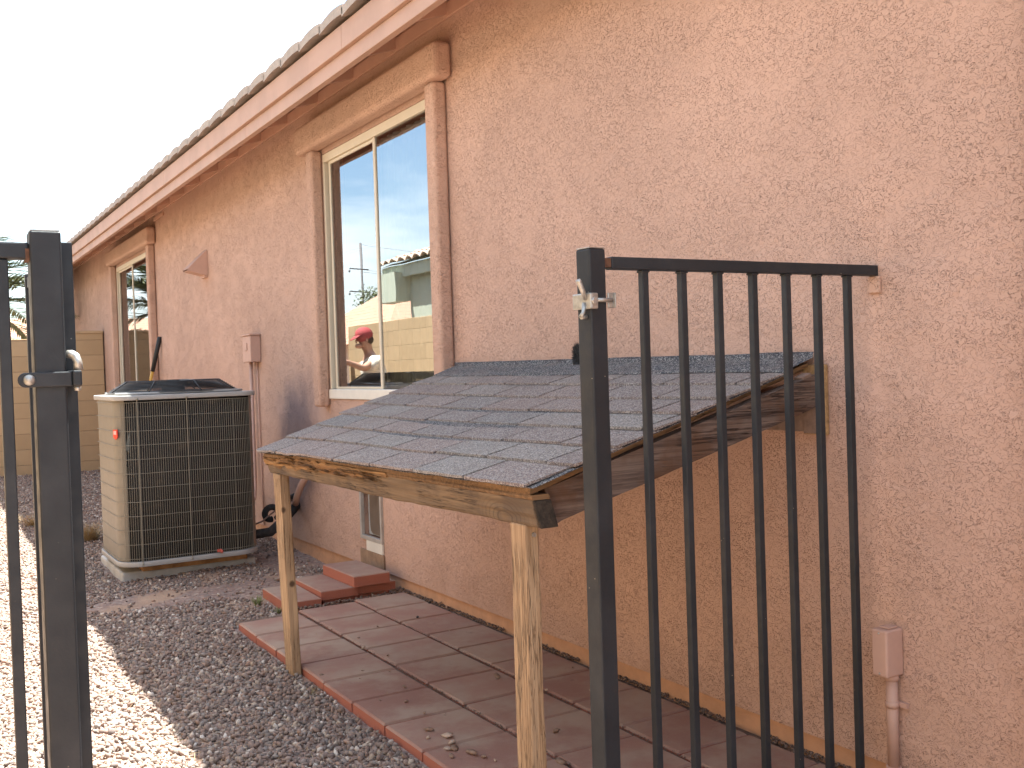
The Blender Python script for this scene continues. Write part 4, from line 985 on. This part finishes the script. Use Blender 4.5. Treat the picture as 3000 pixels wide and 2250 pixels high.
for k, (x, y, z, r, lb_) in enumerate([(-18.6, 54, 5.2, 1.5, 'leafy tree at the foot of the mirrored utility pole'), (-20.5, 55, 5.4, 1.2, 'leafy tree just right of the mirrored utility pole'), (-24, 56, 5.0, 1.4, 'leafy tree beside the mirrored sage green house')]): bushy(x, y, 2.5, z+.5, r, k, lb_)
random.seed(31)

# ------------------------------------------------------------ the person working beyond the condenser (mirrored in the near window)
pe = thing('person', 'person in red cap, pale T-shirt and work gloves reaching forward, mirrored in window', 'person')
def skin(name, verts, edges, radii, mat, parent, sub=2):
    me = bpy.data.meshes.new(name); me.from_pydata(verts, edges, []); me.materials.append(mat)
    o = bpy.data.objects.new(name, me); COL.objects.link(o); o.parent = parent
    s_ = o.modifiers.new('skin', 'SKIN'); s_.use_smooth_shade = True
    for i, r_ in enumerate(radii): me.skin_vertices[0].data[i].radius = (r_ if isinstance(r_, tuple) else (r_, r_))
    me.skin_vertices[0].data[0].use_root = True
    b = o.modifiers.new('subsurf', 'SUBSURF'); b.levels = sub; b.render_levels = sub; return o
M_SKIN = simple('skin', (.50, .28, .19), .5, var=.06); M_SHIRT = simple('pale_tshirt', (.78, .74, .62), .85, var=.04); M_CAP = simple('faded_red_cap', (.36, .045, .05), .8, var=.12)
bx, by = -.15, 11.6
def q(f_, s_, z): return (bx + f_*.97 + s_*.25*-1, by + f_*-.2 + s_*.97, z)   # f: forward (+X), s: sideways (+Y)
V_ = [q(0,0,.95), q(.03,0,1.12), q(.07,0,1.30), q(.10,0,1.44), q(.13,0,1.53), q(.17,0,1.60), q(.19,0,1.69), q(.19,0,1.745),
      q(0,.10,.90), q(.04,.11,.50), q(0,.12,.10), q(.10,.12,.05), q(0,-.10,.90), q(.0,-.11,.50), q(-.06,-.12,.10), q(.06,-.12,.05),
      q(.09,.17,1.42), q(.24,.24,1.36), q(.46,.20,1.42), q(.09,-.17,1.42), q(.26,-.22,1.33), q(.50,-.18,1.42)]
E_ = [(0,1),(1,2),(2,3),(3,4),(4,5),(5,6),(6,7),(0,8),(8,9),(9,10),(10,11),(0,12),(12,13),(13,14),(14,15),(3,16),(16,17),(17,18),(3,19),(19,20),(20,21)]
R_ = [(.13,.16),(.125,.15),(.13,.17),(.11,.15),.055,.07,.085,.07, .09,.06,.042,.035, .09,.06,.042,.035, .055,.043,.03,.055,.043,.03]
ht = [V_[18], V_[21]]
n0 = len(V_)
for hi, (wr, sgn) in enumerate(((18, 1), (21, -1))):
    wx = V_[wr]; pal = (wx[0]+.075, wx[1]-.01, wx[2]-.01); V_.append(pal); E_.append((wr, len(V_)-1)); R_.append((.034, .022)); pi_ = len(V_)-1
    for k, (dy, L1) in enumerate(((-.03, .065), (-.01, .075), (.01, .07), (.03, .055))):
        V_.append((pal[0]+.04, pal[1]+dy, pal[2])); E_.append((pi_, len(V_)-1)); R_.append(.010); V_.append((pal[0]+.04+L1*.6, pal[1]+dy*1.2, pal[2]-.03)); E_.append((len(V_)-2, len(V_)-1)); R_.append(.009)
    V_.append((pal[0]+.01, pal[1]-sgn*.045, pal[2]+.01)); E_.append((pi_, len(V_)-1)); R_.append(.011); V_.append((pal[0]+.045, pal[1]-sgn*.055, pal[2]+.0)); E_.append((len(V_)-2, len(V_)-1)); R_.append(.009)
body = skin('body', V_, E_, R_, M_SKIN, pe)
skin('tshirt', [q(0,0,.93), q(.03,0,1.12), q(.07,0,1.30), q(.10,0,1.45), q(.09,.17,1.43), q(.15,.22,1.30), q(.09,-.17,1.43), q(.17,-.21,1.32)], [(0,1),(1,2),(2,3),(3,4),(4,5),(3,6),(6,7)], [(.155,.185),(.145,.17),(.15,.19),(.12,.15),.075,.068,.075,.068], M_SHIRT, pe)
skin('trousers', [q(0,0,.93), q(0,.10,.88), q(.04,.11,.50), q(0,.12,.10), q(0,-.10,.88), q(.0,-.11,.50), q(-.06,-.12,.10)], [(0,1),(1,2),(2,3),(0,4),(4,5),(5,6)], [(.15,.17), .11,.08,.065,.11,.08,.065], simple('blue_jeans', (.06, .08, .13), .85), pe)
for wr in (18, 21):
    wx = Vector(V_[wr]); skin('glove', [tuple(wx+Vector((-.02,0,0))), tuple(wx+Vector((.05,0,-.01))), tuple(wx+Vector((.105,0,-.02)))], [(0,1),(1,2)], [.038, (.05,.036), (.046,.028)], simple('grey_work_glove', (.35, .31, .27), .9), pe, 1)
hc = Vector(q(.20, 0, 1.70))
m = MB(); m.ball(tuple(hc+Vector((.0, 0, .035))), .112, .102, .098, 20, 12)
vis = []
for k in range(9):
    a = R(-60+15*k); vis.append(hc+Vector((.07+.115*math.cos(a), .085*math.sin(a), .03-.055*math.cos(a))))
base_ = [hc+Vector((.075*math.cos(R(-60+15*k))+.02, .09*math.sin(R(-60+15*k)), .04)) for k in range(9)]
vs = base_+vis; vs += [p+Vector((0,0,-.006)) for p in vs]
m.add(vs, [(k, k+1, 10+k, 9+k) for k in range(8)] + [(18+k, 27+k, 28+k, 19+k) for k in range(8)] + [(9+k, 10+k, 28+k, 27+k) for k in range(8)], True); m.build('cap', M_CAP, pe)
m = MB(); fc = hc+Vector((.088, 0, -.03)); m.ball(fc+Vector((.012, 0, -.01)), .016, .012, .022); m.ball(fc+Vector((-.085, .088, -.0)), .014, .01, .026); m.ball(fc+Vector((-.085, -.088, -.0)), .014, .01, .026); m.ball(fc+Vector((-.02, 0, -.065)), .05, .045, .03)
m.build('face', M_SKIN, pe)
m = MB(); m.ball(fc+Vector((.0, .03, .012)), .008); m.ball(fc+Vector((.0, -.03, .012)), .008); m.obox(fc+Vector((.012, 0, -.045)), Vector((1,0,0)), Vector((0,1,0)), Vector((0,0,1)), .005, .02, .004); m.build('eyes_and_mouth', simple('dark_feature', (.05, .02, .02), .5), pe)
m = MB(); m.ball(hc+Vector((-.045, 0, -.02)), .072, .092, .07); m.build('hair', simple('dark_hair', (.05, .03, .02), .8), pe)
